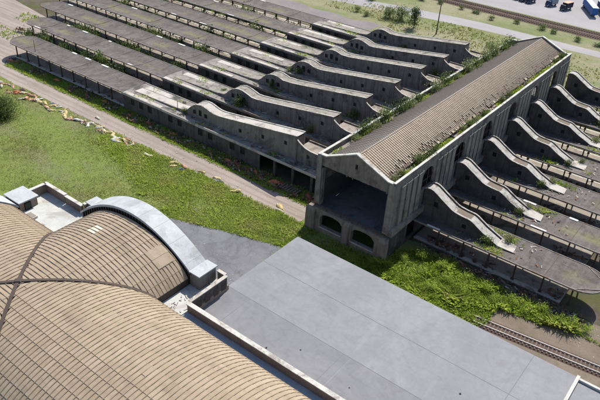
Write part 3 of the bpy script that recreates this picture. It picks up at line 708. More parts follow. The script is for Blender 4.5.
def ramp_left(k, yc, label):
    t = thing('ramp_house', (-102, yc, 0), label, 'ramp house', 'ramp houses on the left side of the shed')
    r = random.Random(50 + k); yn, yf = yc - 1.6, yc + 1.6
    jit = r.uniform(-.25, .3)
    pr = [(x, z - .25 + (jit if x > -107 else 0)) for x, z in LPROF]
    # enclosed ground storey under the canopy line
    hs = [(x - .8, x + .8, lambda u: 2.2, lambda u: 4.0) for x in (-135, -131.5, -128, -120, -116.5, -109, -105.5, -98, -94.5)]
    xe = (-89 if k == 0 else -66)
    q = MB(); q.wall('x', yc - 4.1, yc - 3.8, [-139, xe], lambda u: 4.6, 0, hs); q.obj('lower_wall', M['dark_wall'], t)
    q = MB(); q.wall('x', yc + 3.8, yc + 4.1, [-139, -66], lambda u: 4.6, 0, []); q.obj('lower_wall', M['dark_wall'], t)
    q = MB(); q.wall('y', -138.9, -138.6, [yc - 3.8, yc + 3.8], lambda u: 4.6, 0, [(yc - 1.2, yc + 1.2, lambda u: 1., lambda u: 3.6)]); q.obj('end_wall', M['dark_wall'], t)
    each('boarded_window', M['window_dark'], t, [(h[0] + .02, h[1] - .02, yc - 3.9, yc - 3.86, 2.2, 4.0) for h in hs])
    if k == 0:
        for x in (-84.5, -79, -73.5, -67.5):
            q = MB(); q.box(x - .35, x + .35, yc - 4.0, yc - 3.4, 0, 4.6); q.obj('pier', M['dark_wall'], t)
    q = MB(); q.box(-139, -65.3, yc - 4.25, yc + 4.25, 4.6, 5.0); q.obj('low_roof', M['low_roof'], t)
    each('fascia', M['fascia'] if k else M['pale_patch'], t, [(-139.15, -65.3, yc - 4.42, yc - 4.25, 4.5, 5.14), (-139.15, -65.3, yc + 4.25, yc + 4.42, 4.5, 5.14)])
    l = r.uniform(13, 20); x0 = -138.5             # bright sheet roofing near the outer end
    each('roof_sheet', M['pale_patch'], t, [(x0, x0 + l, yc - 4.2, yc - 3.1, 5.0, 5.16), (x0 + 2, x0 + l * .8, yc + 1.5, yc + 3.8, 5.0, 5.04)])
    # ramp
    hw = [sq(x, lerp(pr)(x) - 2.4) for x in (-97.6, -90.3, -83.3)]
    us = [p[0] for p in pr]
    q = MB(); q.wall('x', yn, yn + .3, us, lerp(pr), 4.9, hw + [(x - .55, x + .55, lambda u: 5.9, lambda u, x=x: (7.6 if abs(x + 111.4) < .5 else 7.1)) for x in (-113.4, -111.4, -109.4)]); q.obj('ramp_wall', M['pale_wall'] if k == 0 else M['grey_wall'], t)
    q = MB(); q.wall('x', yf - .3, yf, us, lerp(pr), 4.9, hw); q.obj('ramp_wall', M['grey_wall'], t)
    q = MB(); q.box(-80.3, -80.0, yn + .3, yf - .3, 4.9, 11.2 + jit); q.obj('ramp_end_wall', M['grey_wall'], t)
    q = MB(); strip(q, pr, yn + .3, yf - .3, -.3, .0); q.obj('ramp_roof', M['pale_patch'] if k == 0 else M['tired_roof'], t)
    q = MB(); strip(q, pr[3:], yf - .3, yf + .06, .0, .16); q.obj('coping', M['coping'], t)
    each('window', M['window_dark'], t, [(x - .55, x + .55, yn + .22, yn + .26, 5.9, 7.5) for x in (-113.4, -111.4, -109.4)] + [(h[0], h[1], yn + .2, yn + .24, h[2](0), h[3](0)) for h in hw])
    fine = []
    for (xa, za), (xb, zb) in zip(pr[3:], pr[4:]):
        n = max(1, int((xb - xa) / 2.2)); fine += [(xa + (xb - xa) * i / n, za + (zb - za) * i / n) for i in range(n)]
    fine.append(pr[-1]); runs = [[]]
    for p_ in fine:
        runs[-1].append(p_)
        if r.random() < .16: runs.append([])
    for run in runs:
        if len(run) > 1:
            q = MB(); strip(q, run, yn - .08, yn + .3, .0, .1); q.obj('coping', M['coping'], t)
    # concave link down to the shed
    c0, c1 = yn, yc + 3.4
    q = MB(); q.wall('x', c0, c0 + .3, [p[0] for p in LCON], lerp(LCON), 4.9, [sq(-76.6, 7.2, .8, 1.)]); q.obj('link_wall', M['grey_wall'], t)
    q = MB(); q.wall('x', c1 - .3, c1, [-79.95, -65.3], lambda u: 8.6, 0, []); q.obj('link_wall', M['grey_wall'], t)
    q = MB(); q.box(-79.95, -65.3, c0 + .3, c1 - .3, 7.9, 8.25); q.obj('link_roof', M['link_floor'], t)
    q = MB(); strip(q, LCON, c0 - .08, c0 + .3, 0, .12); q.obj('coping', M['coping'], t)
    return t
def ramp_right(k, yc, label):
    t = thing('ramp_house', (-38, yc, 0), label, 'ramp house', 'ramp houses on the right side of the shed')
    yn, yf = yc - 1.5, yc + 1.5; us = [p[0] for p in RPROF]; us = us + [-43.2, -36.3]
    top = lerp(RPROF)
    hw = [sq(-44.0, 8.6, 1., 1.1), sq(-37.3, 6.3, .9, 1.)]
    q = MB(); q.wall('x', yn, yn + .3, us, top, 4.75, hw); q.obj('ramp_wall', M['dark_wall'], t)
    q = MB(); q.wall('x', yf - .3, yf, us, top, 4.75, hw); q.obj('ramp_wall', M['dark_wall'], t)
    q = MB(); strip(q, RPROF, yn + .3, yf - .8, -.35, .02); q.obj('ramp_roof', M['worn_coping'], t)
    q = MB(); strip(q, RPROF, yf - .8, yf - .3, -.5, -.22); q.obj('roof_channel', M['wood'], t)
    q = MB(); strip(q, RPROF, yn - .1, yn + .32, 0, .12); q.obj('coping', M['worn_coping'], t)
    q = MB(); strip(q, RPROF, yf - .3, yf + .04, 0, .14); q.obj('coping', M['worn_coping'], t)
    q = MB(); strip(q, [p for p in RPROF if -40 < p[0] < -35.9], yn + .34, yf - .85, -.02, .07); q.obj('dirt_patch', M['dirt'], t)['kind'] = 'stuff'
    each('window', M['window_dark'], t, [(h[0], h[1], yn + .2, yn + .24, h[2](0), h[3](0)) for h in hw])
    q = MB(); q.hexa([(-30.1, yn - .1, 5.0), (-26.6, yn + .2, 5.0), (-26.9, yf - .2, 5.0), (-30.1, yf + .1, 5.0)], [(-30.1, yn - .1, 5.32), (-26.6, yn + .2, 5.06), (-26.9, yf - .2, 5.06), (-30.1, yf + .1, 5.32)]); q.obj('ramp_foot', M['pale_patch'], t)
    return t
YK = [108.8 + PITCH * k for k in range(7)]
NTH = ['nearest', 'second', 'third', 'middle', 'fifth', 'sixth', 'farthest']
for k, y in enumerate(YK):
    near = 'nearest the open end' if k == 0 else ('farthest from the open end' if k == 6 else '%s from the open end' % ORD[k])
    w0 = -196.5 - 13.2 * k
    canopy(k, 'L', w0, -139.2, y, True, False, 'mossy dark platform canopy left of the shed, %s' % near.replace('the open end', 'the dirt road'))
    platform(w0 + 3, -139.2, y, 'raised concrete platform under the left canopies, %s' % near.replace('the open end', 'the dirt road'))
    ramp_left(k, y, 'humped concrete ramp house left of the tile roof, %s' % near)
    canopy(k, 'R', -46.9, -9.4, y, False, True, 'short dark round-ended platform canopy right of the shed, %s' % near)
    platform(-46.5, -15.5, y, 'raised concrete platform under the right canopies, %s' % near)
    ramp_right(k, y, 'stepped curving ramp house with pale copings right of the shed, %s' % near)
# planks and rubble on the low roofs
q = MB(); r = random.Random(21)
for k, y in enumerate(YK):
    for i in range(150):
        x = r.uniform(-118, -70); yy = y + r.choice((r.uniform(-4, -1.7), r.uniform(1.7, 4))); a = r.gauss(0, .8); l = r.uniform(.3, 1.8)
        q.bar((x, yy, 5.05), (x + l * math.cos(a), yy + .4 * l * math.sin(a), 5.08 + r.uniform(0, .25)), r.uniform(.1, .4), .06, tint=min(1, max(0, r.gauss(.6, .25))))
    for i in range(70):
        x = r.gauss(-30, 4); yy = y + r.uniform(-4, 4)
        if x < -46 or (abs(yy - y) < 1.8 and x < -27): continue
        a = r.uniform(0, 3.1); l = r.uniform(.2, .8); q.bar((x, yy, 4.98), (x + l * math.cos(a), yy + l * math.sin(a), 5.05 + r.uniform(0, .15)), r.uniform(.1, .35), .06, tint=min(1, max(0, r.gauss(.6, .25))))
tag(q.obj('rubble', M['scrap']), kind='stuff', label='broken boards and plaster scattered on the low ramp roofs', cat='rubble')

# ---------------------------------------------------------------- vegetation
def leaf_cloud(h, w, n, seed, leaf=.3, conical=False, nclump=9):
    r = random.Random(seed); q = MB(); cl = []
    for i in range(nclump):
        a = r.uniform(0, 6.283); f = r.random() ** .6; z = h * (.18 + .72 * r.random())
        rr = w * .5 * f * ((1.15 - z / h) if conical else (1 - .55 * abs(z / h - .45)))
        cl.append((rr * math.cos(a), rr * math.sin(a), z, w * r.uniform(.12, .24), r.uniform(-.25, .25)))
    for i in range(n):
        c = cl[i % nclump]; d = Vector((r.gauss(0, 1), r.gauss(0, 1), r.gauss(0, .8))) * c[3]
        p = Vector(c[:3]) + d
        if p.z < .05: p.z = .05 + r.random() * .2
        s = leaf * r.uniform(.5, 1.3); nrm = (Vector((r.gauss(0, 1), r.gauss(0, 1), r.gauss(.6, 1)))).normalized()
        u = nrm.cross(Vector((r.gauss(0, 1), r.gauss(0, 1), .1))).normalized(); v = nrm.cross(u)
        q.face([p - u * s, p - v * s * .45, p + u * s, p + v * s * .45], min(1, max(0, r.gauss(.5, .22) + c[4])))
    return q, cl
PROTO = []
def proto(h, w, n, seed, mat, leaf, conical, nclump, trunk_r=.05, label='', name='shrub'):
    q, cl = leaf_cloud(h, w, n, seed, leaf, conical, nclump)
    o = thing(name, (0, 0, 0), label, 'tree' if name != 'shrub' else 'shrub')
    q.obj('crown' if name != 'shrub' else 'foliage', mat, o)
    q = MB(); q.tube((0, 0, -.05), (0, 0, h * .5), trunk_r * 1.3, trunk_r, 6)
    for c in cl: q.tube((0, 0, h * min(.45, c[2] / h * .5)), c[:3], trunk_r * .6, trunk_r * .2, 5)
    q.obj('trunk' if name != 'shrub' else 'stem', M['bark'], o); return o
protos = []
for i in range(4):
    protos.append((0, 2.0, 2.2, 170, 300 + i, LEAF[i % 3], .26, False, 7))
USED = {}
def plant(kind, x, y, z, sc, label, group, name='shrub', rz=None):
    """kind = (shape index); first use builds it, later uses copy it with its parts"""
    SH = {'bush0': (2.0, 2.3, 620, 31, LEAF[0], .17, False, 12, .03), 'bush1': (2.0, 2.1, 560, 32, LEAF[1], .16, False, 11, .03), 'bush2': (2.0, 2.5, 620, 33, LEAF[2], .18, False, 12, .03),
          'bush3': (2.0, 1.7, 520, 34, LEAF[0], .16, True, 10, .03), 'tree0': (5.0, 3.6, 1500, 41, LEAF[0], .2, False, 18, .1), 'tree1': (5.0, 2.6, 1300, 42, LEAF[1], .19, True, 16, .09), 'tree2': (5., 3.2, 1500, 43, LEAF[2], .2, True, 18, .1),
          'weed0': (2., 2.6, 900, 51, M['weed'], .13, False, 14, .03), 'weed1': (2., 2.2, 800, 52, M['weed'], .13, False, 12, .03),
          'round': (4.6, 7.2, 5200, 44, LEAF[0], .26, False, 30, .12)}
    rz = rnd.uniform(0, 6.28) if rz is None else rz
    key = (kind, name)
    if key not in USED:
        h, w, n, seed, mat, leaf, con, nc, tr = SH[kind]
        o = proto(h, w, n, seed, mat, leaf, con, nc, tr, label, name); USED[key] = o
        o.location = (x, y, z); o.rotation_euler = (0, 0, rz); o.scale = (sc[0], sc[0], sc[1]); tag(o, label, None, group)
        return o
    return copy_thing(USED[key], (x, y, z), label, rz, (sc[0], sc[0], sc[1]), group)
# on the shed gutters
for i, (x, y, s, h, kd) in enumerate([(-48.8, 97.2, .8, .8, 'bush1'), (-48.7, 99.6, .6, .7, 'bush0'), (-48.9, 107, 1.0, .8, 'bush0'), (-48.7, 110.5, .9, .8, 'bush2'), (-48.9, 113.5, .75, .7, 'bush0'), (-49, 126.5, .8, .7, 'bush1'), (-48.8, 129.5, 1., .8, 'bush0'), (-48.7, 133, .9, .7, 'bush1'), (-48.8, 137, .7, .6, 'bush0'), (-48.8, 148, .8, .7, 'bush2'), (-48.9, 152, .7, .6, 'bush0'), (-48.8, 163, .6, .5, 'bush1'), (-48.7, 185, .8, .6, 'bush2'), (-48.8, 189.5, .9, .8, 'bush0')]):
    plant(kd, x, y, 16.4, (s * 1.05, h * 1.25), 'shrub rooted in the right-hand roof gutter of the shed, %s from the open gable' % ORD[i], 'shrubs on the shed roof edges')
for i, (x, y, s, h, kd) in enumerate([(-63.4, 105.5, .7, .7, 'bush1'), (-63.6, 110, .9, .9, 'bush0'), (-63.4, 113.5, .8, .9, 'bush1'), (-63.7, 118, 1., 1.1, 'bush0'), (-63.6, 124, .9, 1., 'bush2'), (-63.5, 128, 1.0, 1.1, 'bush1'), (-63.7, 133, .8, .7, 'bush0'), (-63.6, 141, 1.1, 1.2, 'bush1'), (-63.5, 146, 1., 1., 'bush0'), (-63.6, 153, .8, .7, 'bush1'), (-63.6, 160, 1.2, 1.3, 'bush1'), (-63.5, 164, 1., .9, 'bush0'), (-63.7, 171, 1.2, 1.2, 'bush1'), (-63.6, 176, 1.3, 1.5, 'bush1'), (-63.5, 183, .9, .8, 'bush0'), (-63.7, 188, 1., .9, 'bush2')]):
    plant(kd, x - .2, y, 16.5, (s * 1.35, h * 1.6), 'shrub rooted in the left-hand roof gutter of the shed, %s from the open gable' % ORD[i], 'shrubs on the shed roof edges')
# small trees growing beside the left gutter
for (x, y, z, s, h, kd, lb) in [(-67.5, 119.5, 5, 1., 1.9, 'tree2', 'slim dark tree rising between the two nearest ramp houses and the tile roof'), (-67.0, 133.8, 5, 1., 1.5, 'tree1', 'pale slim tree beside the tile roof at the third ramp house'), (-68.5, 176.5, 5, 1.5, 2.2, 'tree1', 'tall pale tree at the far left corner of the tile roof'), (-66.8, 162, 5, 1.0, 1.6, 'tree0', 'leafy tree against the left shed wall near its far end'), (-67, 148, 5, .9, 1.5, 'tree1', 'pale tree against the left shed wall at mid length')]:
    plant(kd, x, y, z, (s, h), lb, None, 'tree')
# on ramps and low roofs, left then right
for i, (k, x, dy, s, h, kd) in enumerate([(0, -117, -1.9, .7, .7, 'bush0'), (0, -121, 2, .6, .5, 'bush1'), (1, -109.5, -2.4, 1.1, 1.4, 'bush2'), (1, -119, 1, .7, .5, 'bush0'), (2, -111.5, -1.9, 1., 1., 'bush0'), (2, -90, -2.8, .7, .7, 'bush1'), (3, -112.5, -2, 1.2, .9, 'bush0'), (3, -116, -2.4, 1., .8, 'bush1'), (3, -104, 2, .9, .7, 'bush0'), (1, -86.5, -2.4, .9, 1.1, 'bush1'), (2, -82.5, -2.6, 1.1, 1.3, 'bush0'), (5, -82, -2.5, 1., 1.4, 'bush1'), (4, -88, -2.6, .9, .8, 'bush2'), (6, -101, -2.6, .8, .7, 'bush0'), (0, -72, 3, .7, .6, 'bush1'), (1, -69, 2.5, .9, .7, 'bush1')]):
    plant(kd, x, YK[k] + dy, 5.0, (s, h), '%s bush %s the %s left ramp house, %s' % (('green', 'pale', 'dark')[int(kd[-1])], 'in front of' if dy < 0 else 'behind', NTH[k], 'by the shed' if x > -88 else 'before its hump' if x < -115.5 else 'at its hump' if x < -106.5 else 'midway along'), 'bushes on the ramp roofs')
for k in range(7):
    for j, (x, dy, s, h, kd) in enumerate([(-31.5 + rnd.uniform(-1, 1), -1.9, .8, .8, 'bush0'), (-29.8 + rnd.uniform(-1.5, 1.5), 1.9, .9, .8, 'bush1')]):
        if k in (4,) and j == 0: continue
        plant(kd, x, YK[k] + dy, 5.0, (s * rnd.uniform(.7, 1.15), h), '%s weed clump at the foot of the %s stepped ramp right of the shed' % (('green', 'pale')[int(kd[-1])], NTH[k]), 'bushes on the ramp roofs')
# in the track beds between platforms
for k in range(6):
    yb = YK[k] + PITCH / 2; xs = []
    x = -70 - rnd.uniform(2, 8); n = 0
    hi = -236 if k > 2 else -215
    while x > hi and n < 28:
        s = rnd.uniform(1.1, 2.1) * (1 if x < -139 else .6)
        plant(rnd.choice(('bush0', 'bush2', 'bush0', 'bush1', 'bush3')), x, yb + rnd.uniform(-.3, 2.2), .02, (s, s * rnd.uniform(1., 1.4)), '%s shrub from the shed in the track bed beyond the %s left canopy' % (ORD[n], NTH[k]), 'shrubs in the left track beds')
        x -= rnd.uniform(2.0, 4.4) if (x < -139 and rnd.random() < .8) else rnd.uniform(7, 15); n += 1
# field trees and bushes
plant('round', -157.5, 79.0, 0, (1., 1.), 'big round green bush at the left edge of the grass', None, 'bush')
plant('tree2', -117.2, 229.5, 0, (1.5, 1.6), 'conical dark tree by the far gravel road', None, 'tree')
plant('tree0', -126, 235, 0, (1.5, 1.1), 'broad green tree left of the conical tree by the far road', None, 'tree')
plant('tree0', -131, 233.5, 0, (1.3, .9), 'low green tree at the edge of the far gravel strip', None, 'tree')
for i, (x, y, s) in enumerate([(-82.5, 226, 1.6), (-79, 222, 1.2), (-86, 231, 1.1), (-112, 212, 1.2), (-97, 209, .9), (-139, 229, 1.3), (-145, 231, 1.1), (-72, 212, 1.3), (-69, 206, 1.6), (-150, 250, 1.4)]):
    plant(('bush0', 'bush2', 'bush1')[i % 3], x, y, .02, (s, s), 'loose green bush in the dry field behind the shed, %s of its group' % ORD[i], 'bushes in the dry field')
r = random.Random(31)
wb = [(-44.5, 97.5), (-42, 99.8), (-39.5, 96), (-37, 99.5), (-34.5, 97), (-32, 100.3), (-30.5, 96.5), (-27.5, 99.3), (-25, 97.8), (-22, 99.6), (-19.5, 99.0), (-17, 100.3), (-40.5, 93), (-36, 92.5), (-12.5, 100.5), (-9, 101)]
for i, (x, y) in enumerate(wb):
    plant(('weed0', 'weed1')[i % 2], x, y, .02, (r.uniform(.7, 1.3), r.uniform(.6, 1.05)), 'leafy bright green bush in the weeds before the right canopies, %s from the shed corner' % ORD[i], 'bushes in the weeds by the shed')
r = random.Random(77)
for i in range(18):
    x = -150 + i * 8.6 + r.uniform(-2, 2)
    plant(('bush0', 'bush2')[i % 2], x, 266 + r.uniform(-3, 3), .02, (r.uniform(.9, 1.7), r.uniform(.6, 1.)), 'low green bush on the verge before the far railway, %s from the left' % ORD[i], 'bushes along the far railway')

# dense weeds and grass: nobody could count these
def blades(name, n, pick, hmin, hmax, wid, mat, seed, label, cat, per=3):
    rs = np.random.RandomState(seed); pts = pick(rs, n); N = len(pts)
    V = []; T = []
    az = rs.uniform(0, 6.283, (N, per)); H = rs.uniform(hmin, hmax, (N, 1)) * pts[:, 2:3] * rs.uniform(.6, 1.1, (N, per)); lean = rs.uniform(.3, 1.3, (N, per)) * H
    ox = rs.normal(0, .17, (N, per)); oy = rs.normal(0, .17, (N, per)); W = wid * rs.uniform(.6, 1.4, (N, per))
    X = pts[:, 0:1] + ox; Y = pts[:, 1:2] + oy; cx, sx = np.cos(az), np.sin(az)
    Z0 = pts[:, 3:4] + 0 * X
    v0 = np.stack([X - sx * W * .4, Y + cx * W * .4, Z0], -1); v1 = np.stack([X + sx * W * .4, Y - cx * W * .4, Z0], -1)
    mx, my = X + cx * lean * .4, Y + sx * lean * .4
    v2 = np.stack([mx + sx * W, my - cx * W, Z0 + H * .65], -1); v3 = np.stack([mx - sx * W, my + cx * W, Z0 + H * .65], -1)
    v4 = np.stack([X + cx * lean, Y + sx * lean, Z0 + H], -1)
    A = np.stack([v0, v1, v2, v4, v3], 2).reshape(-1, 3)
    F = A.shape[0] // 5
    me = bpy.data.meshes.new(name); me.vertices.add(len(A)); me.vertices.foreach_set('co', A.ravel())
    me.loops.add(F * 5); me.loops.foreach_set('vertex_index', np.arange(F * 5, dtype=np.int32))
    me.polygons.add(F); me.polygons.foreach_set('loop_start', np.arange(0, F * 5, 5, dtype=np.int32)); me.polygons.foreach_set('loop_total', np.full(F, 5, np.int32))
    a = me.attributes.new('tint', 'FLOAT', 'FACE'); t = np.clip(np.repeat(pts[:, 4], per) + rs.normal(0, .16, N * per), 0, 1); t[rs.rand(len(t)) < .035] = 1.; a.data.foreach_set('value', t)
    me.materials.append(mat); me.update(); me.validate()
    o = bpy.data.objects.new(name, me); COL.objects.link(o); return tag(o, label, cat, None, 'stuff')
def nz(x, y, s): return .5 + .25 * np.sin(x * .61 * s + 1.7 * np.sin(y * .37 * s)) + .25 * np.sin(y * .83 * s + 2.1 * np.sin(x * .29 * s + 1))
def pick_weeds(rs, n):
    x = rs.uniform(-66, 20, n); y = rs.uniform(77.2, 103.5, n)
    d = nz(x, y, .5); d2 = nz(x, y, 1.3)
    lo = np.where(x < -46, 94.0, 103.2 + 0 * x) - (x > -44) * np.clip((x + 38) * .0, 0, 5)
    cut = np.where(x > -24, np.interp(x, [-24, -15, -5, 20], [95.6, 97.6, 99.2, 101.]) + 1.2 * nz(x, y, .9), 70)
    top = np.interp(x, [-66, -46.5, -46.4, -41, -33, -24, -15, 20], [93, 93, 99.5, 102, 102.3, 102, 100, 99])
    ok = (y < top) & (y > cut) & (rs.rand(n) < .12 + 1.0 * d) & ~((x < -64.5) & (y < 85))
    ok &= ~((x > -66.6) & (x < -46.4) & (y > 93.2))
    s = .45 + 1.15 * d2 * d2 * (x > -48) + .5 * d * d
    return np.stack([x, y, s, 0 * x, .28 + .5 * d2 * d + .12 * nz(x, y, 3)], 1)[ok]
blades('weeds', 52000, pick_weeds, .35, 1.15, .062, M['weed'], 5, 'lush green weeds between the flat roof and the shed', 'weeds', 6)
def pick_left(rs, n):
    x = rs.uniform(-190, -64, n); y = rs.uniform(57, 93.5, n)
    d = nz(x, y, .35); e = nz(x, y, 1.1)
    pad = np.interp(x, [-102, -101.9, -90.6, -78.6, -65.6, -60], [58, 70, 75.9, 80.2, 84.1, 85.5]) * (x > -102)
    east = np.clip((x + 130) / 60, 0, 1)                       # grows greener and taller towards the shed
    ok = (y > pad) & (rs.rand(n) < .22 + .8 * d * d + .4 * east) & ~((x < -80) & (y < 59.))
    return np.stack([x, y, .55 + .5 * east * e + .25 * d, 0 * x, np.clip(.15 + .45 * (1 - e) + .45 * nz(x + 40, y, .22) - .15 * east * d, 0, 1)], 1)[ok]
blades('grass_tufts', 60000, pick_left, .15, .42, .045, M['tuft'], 6, 'rough grass tufts in the big field left of the station', 'grass', 3)
def pick_green(rs, n):
    x = rs.uniform(-130, -64, n); y = rs.uniform(74, 93.8, n)
    pad = np.interp(x, [-102, -101.9, -90.6, -78.6, -65.6, -60], [58, 70, 75.9, 80.2, 84.1, 85.5]) * (x > -102)
    band = np.interp(x, [-130, -110, -90, -64], [86, 81, 75, 73]) - 2
    ok = (y > pad) & (y > band + 5 * nz(x, y, .6)) & (rs.rand(n) < np.clip((y - band) / 7, 0, 1) * (.15 + .9 * nz(x, y, .5)))
    return np.stack([x, y, .4 + .6 * nz(x, y, 1.2), 0 * x, .5 + .5 * nz(x, y, .8)], 1)[ok]
blades('weeds', 26000, pick_green, .25, .75, .055, M['weed'], 8, 'bright green weeds beside the dirt road left of the shed', 'weeds', 5)
def pick_edge(rs, n):
    x = rs.uniform(-190, -66, n); y = rs.uniform(99.3, 104.8, n)
    ok = rs.rand(n) < .2 + .8 * nz(x, y, .7)
    return np.stack([x, y, .5 + .5 * nz(x, y, 1.2), 0 * x, .3 + .4 * nz(x, y, .8)], 1)[ok]
blades('weeds', 14000, pick_edge, .25, .75, .06, M['weed'], 9, 'green weeds along the foot of the nearest left platform', 'weeds', 3)
def pick_beds(rs, n):
    k = rs.randint(0, 6, n); x = rs.uniform(-230, -16, n); y = YK[0] + PITCH * (k + .5) + rs.uniform(-3.3, 3.3, n)
    ok = (rs.rand(n) < nz(x, y, .4) * np.where(x < -48, 1, .4)) & ~((x > -66) & (x < -46.5))
    return np.stack([x, y, .5 + .6 * nz(x, y, 1.), 0 * x, .2 + .4 * nz(x, y, .9)], 1)[ok]
blades('weeds', 16000, pick_beds, .4, 1.1, .13, M['weed'], 10, 'weeds covering the abandoned track beds between the platforms', 'weeds', 3)
def pick_roof(rs, n):
    k = rs.randint(0, 7, n); u = rs.rand(n); x = np.where(u < .6, rs.uniform(-137, -68, n), rs.uniform(-38, -25, n)); sd_ = np.where(rs.rand(n) < .6, -1, 1)
    y = YK[0] + PITCH * k + sd_ * rs.uniform(1.75, 4.1, n)
    ok = rs.rand(n) < np.clip(2.2 * nz(x + 9 * k, y, .9) - 1.15, 0, 1)
    return np.stack([x, y, .4 + .6 * nz(x, y, 1.), 0 * x + 5.02, .3 + .5 * nz(x, y, .9)], 1)[ok]
blades('roof_weeds', 9000, pick_roof, .25, .8, .06, M['weed'], 14, 'weeds sprouting along the low roofs of the ramp houses', 'weeds', 5)
def pick_gut(rs, n):
    y = rs.uniform(95.5, 191.5, n); rt_ = rs.rand(n) < .5; x = np.where(rt_, rs.uniform(-49.6, -48.0, n), rs.uniform(-64.4, -62.9, n))
    ok = rs.rand(n) < np.clip(2. * nz(x * .2, y, .8) - .6, 0, 1)
    return np.stack([x, y, .4 + .6 * nz(x, y, 1.), np.where(rt_, 16.42, 16.5), .35 + .5 * nz(x, y, .9)], 1)[ok]
blades('roof_weeds', 5200, pick_gut, .3, .95, .055, M['weed'], 15, 'weeds filling the long gutters of the shed roof', 'weeds', 5)
def pick_dry(rs, n):
    x = rs.uniform(-160, 60, n); y = rs.uniform(200, 246, n)
    ok = (rs.rand(n) < nz(x, y, .3)) & ~((x < -126) & (y < 228))
    return np.stack([x, y, .6 + .6 * nz(x, y, 1.), 0 * x, .3 + .7 * nz(x, y, .5)], 1)[ok]
blades('grass_tufts', 14000, pick_dry, .3, .8, .16, M['tuft'], 12, 'dry tussocky grass in the field behind the shed', 'grass', 3)

# ---------------------------------------------------------------- dumped shells beside the road
def shell_mesh(mat, seed):
    q = MB(); n, m = 14, 6; r = random.Random(seed); rows = []
    for i in range(n + 1):
        u = -1 + 2 * i / n; w = .42 * math.sqrt(max(0, 1 - abs(u) ** 2.6)) + .015; hh = .48 * math.sqrt(max(0, 1 - abs(u) ** 3.)) + .015
        rows.append([(u * 1.15, w * math.cos(math.pi * j / m), hh * math.sin(math.pi * j / m) + .03) for j in range(m + 1)])
    for a, b in zip(rows, rows[1:]):
        for j in range(m): q.face([a[j], b[j], b[j + 1], a[j + 1]])
    for a, b in zip(rows, rows[1:]):                # turned-out rim
        for j, s in ((0, 1), (m, -1)): q.hexa([(a[j][0], a[j][1], .0), (b[j][0], b[j][1], .0), (b[j][0], b[j][1] + s * .09, .0), (a[j][0], a[j][1] + s * .09, .0)][::s], [(a[j][0], a[j][1], .05), (b[j][0], b[j][1], .05), (b[j][0], b[j][1] + s * .09, .05), (a[j][0], a[j][1] + s * .09, .05)][::s])
    jt = {}
    for i, p in enumerate(q.v):
        kk = (round(p[0], 2), round(p[1], 2), round(p[2], 2))
        if kk not in jt: jt[kk] = (r.gauss(0, .025), r.gauss(0, .028), r.gauss(0, .035))
        d = jt[kk]; tw = .25 * math.sin(p[0] * 2.2 + seed); q.v[i] = (p[0] + d[0], (p[1] + d[1]) * (1 + .25 * p[0] * (seed % 3 - 1)) + tw * .4, max(0, p[2] * (1 - .3 * math.sin(p[0] * 3 + seed)) + d[2]))
    return q
SH0 = {}
def shell(cn, x, y, z, rz, tilt, sc, label, group):
    key = (cn, rnd.randint(0, 2))
    if key not in SH0:
        o = shell_mesh(SHELLM[cn], 1 + key[1] + len(cn)).obj('dumped_shell', SHELLM[cn]); SH0[key] = o; tag(o, label, 'debris', group)
    else:
        o = SH0[key].copy(); COL.objects.link(o); o['label'] = label; o['group'] = group
    o.location = (x, y, z); o.rotation_euler = (tilt, rnd.uniform(-.12, .12), rz); o.scale = (sc * .95, sc * .85, sc * .7)
r = random.Random(12); cnt = {}
row = []
for i in range(78):
    t = i / 77; x = -179 + t * 58 + r.uniform(-.8, .8); y = 92.3 + r.uniform(-3., 1.4) * (1 - .35 * t) - (1.0 if t < .3 else 0)
    cn = r.choice(['salmon', 'cream', 'yellow', 'salmon', 'orange', 'white']) if t < .3 else r.choice(['cream', 'white', 'yellow', 'yellow', 'salmon', 'yellow', 'cream'])
    row.append((cn, x, y))
row += [('yellow', -124.6, 90.8), ('yellow', -122.3, 92.3), ('white', -126, 88.9), ('salmon', -121, 92.8), ('cream', -113.5, 91.2), ('yellow', -106.3, 92.9), ('yellow', -105.2, 91.8), ('salmon', -103, 93.4), ('grey', -102.6, 92), ('yellow', -98.2, 94.5), ('cream', -98.9, 93.4), ('yellow', -93.6, 94.8), ('cream', -92.2, 94), ('yellow', -86.5, 93.5), ('yellow', -74.6, 95.2), ('cream', -74, 94.2), ('cream', -139, 95.8)]
row.sort(key=lambda c: c[1])
for cn, x, y in row:
    k = cnt.get(cn, 0); cnt[cn] = k + 1
    nth = ORD[k]
    shell(cn, x, y, .04, r.gauss(.0, .6), r.choice((0, .25, -.5, .9, 1.6, 2.9)), r.uniform(.75, 1.4), '%s %s dumped shell in the roadside weeds, counting from the round bush' % (nth, cn), 'dumped shells beside the dirt road')
und = [('orange', -88.5, 102.8, .9), ('rust red', -90.5, 103.2, .8), ('orange', -82.5, 102.3, 1.3), ('rust red', -80.6, 103, 1.1), ('rust red', -111, 102.6, .9), ('orange', -117.5, 103, .8), ('rust red', -160, 103, .8), ('orange', -191.5, 102.6, 1.2), ('rust red', -189, 103.2, 1.),
       ('rust red', -186, 116.2, 1.5), ('rust red', -179.5, 116.3, 1.4), ('orange', -183, 115.3, 1.), ('rust red', -150.5, 115.8, 1.5), ('orange', -171, 116, .9), ('rust red', -192, 117, 1.1)]
und += [('orange', -70.5, 101.6, 1.), ('rust red', -72.5, 102.8, 1.2), ('orange', -86, 101.5, .8), ('orange', -97, 102.4, 1.), ('rust red', -95, 103, 1.1), ('orange', -104, 102.8, .7), ('rust red', -127, 103, 1.), ('orange', -134, 102.5, .9), ('orange', -146, 103.4, .9), ('rust red', -153, 102.8, 1.1), ('orange', -168, 103.2, 1.), ('rust red', -174, 102.9, .9)]
und.sort(key=lambda c: -c[1]); c2 = {}
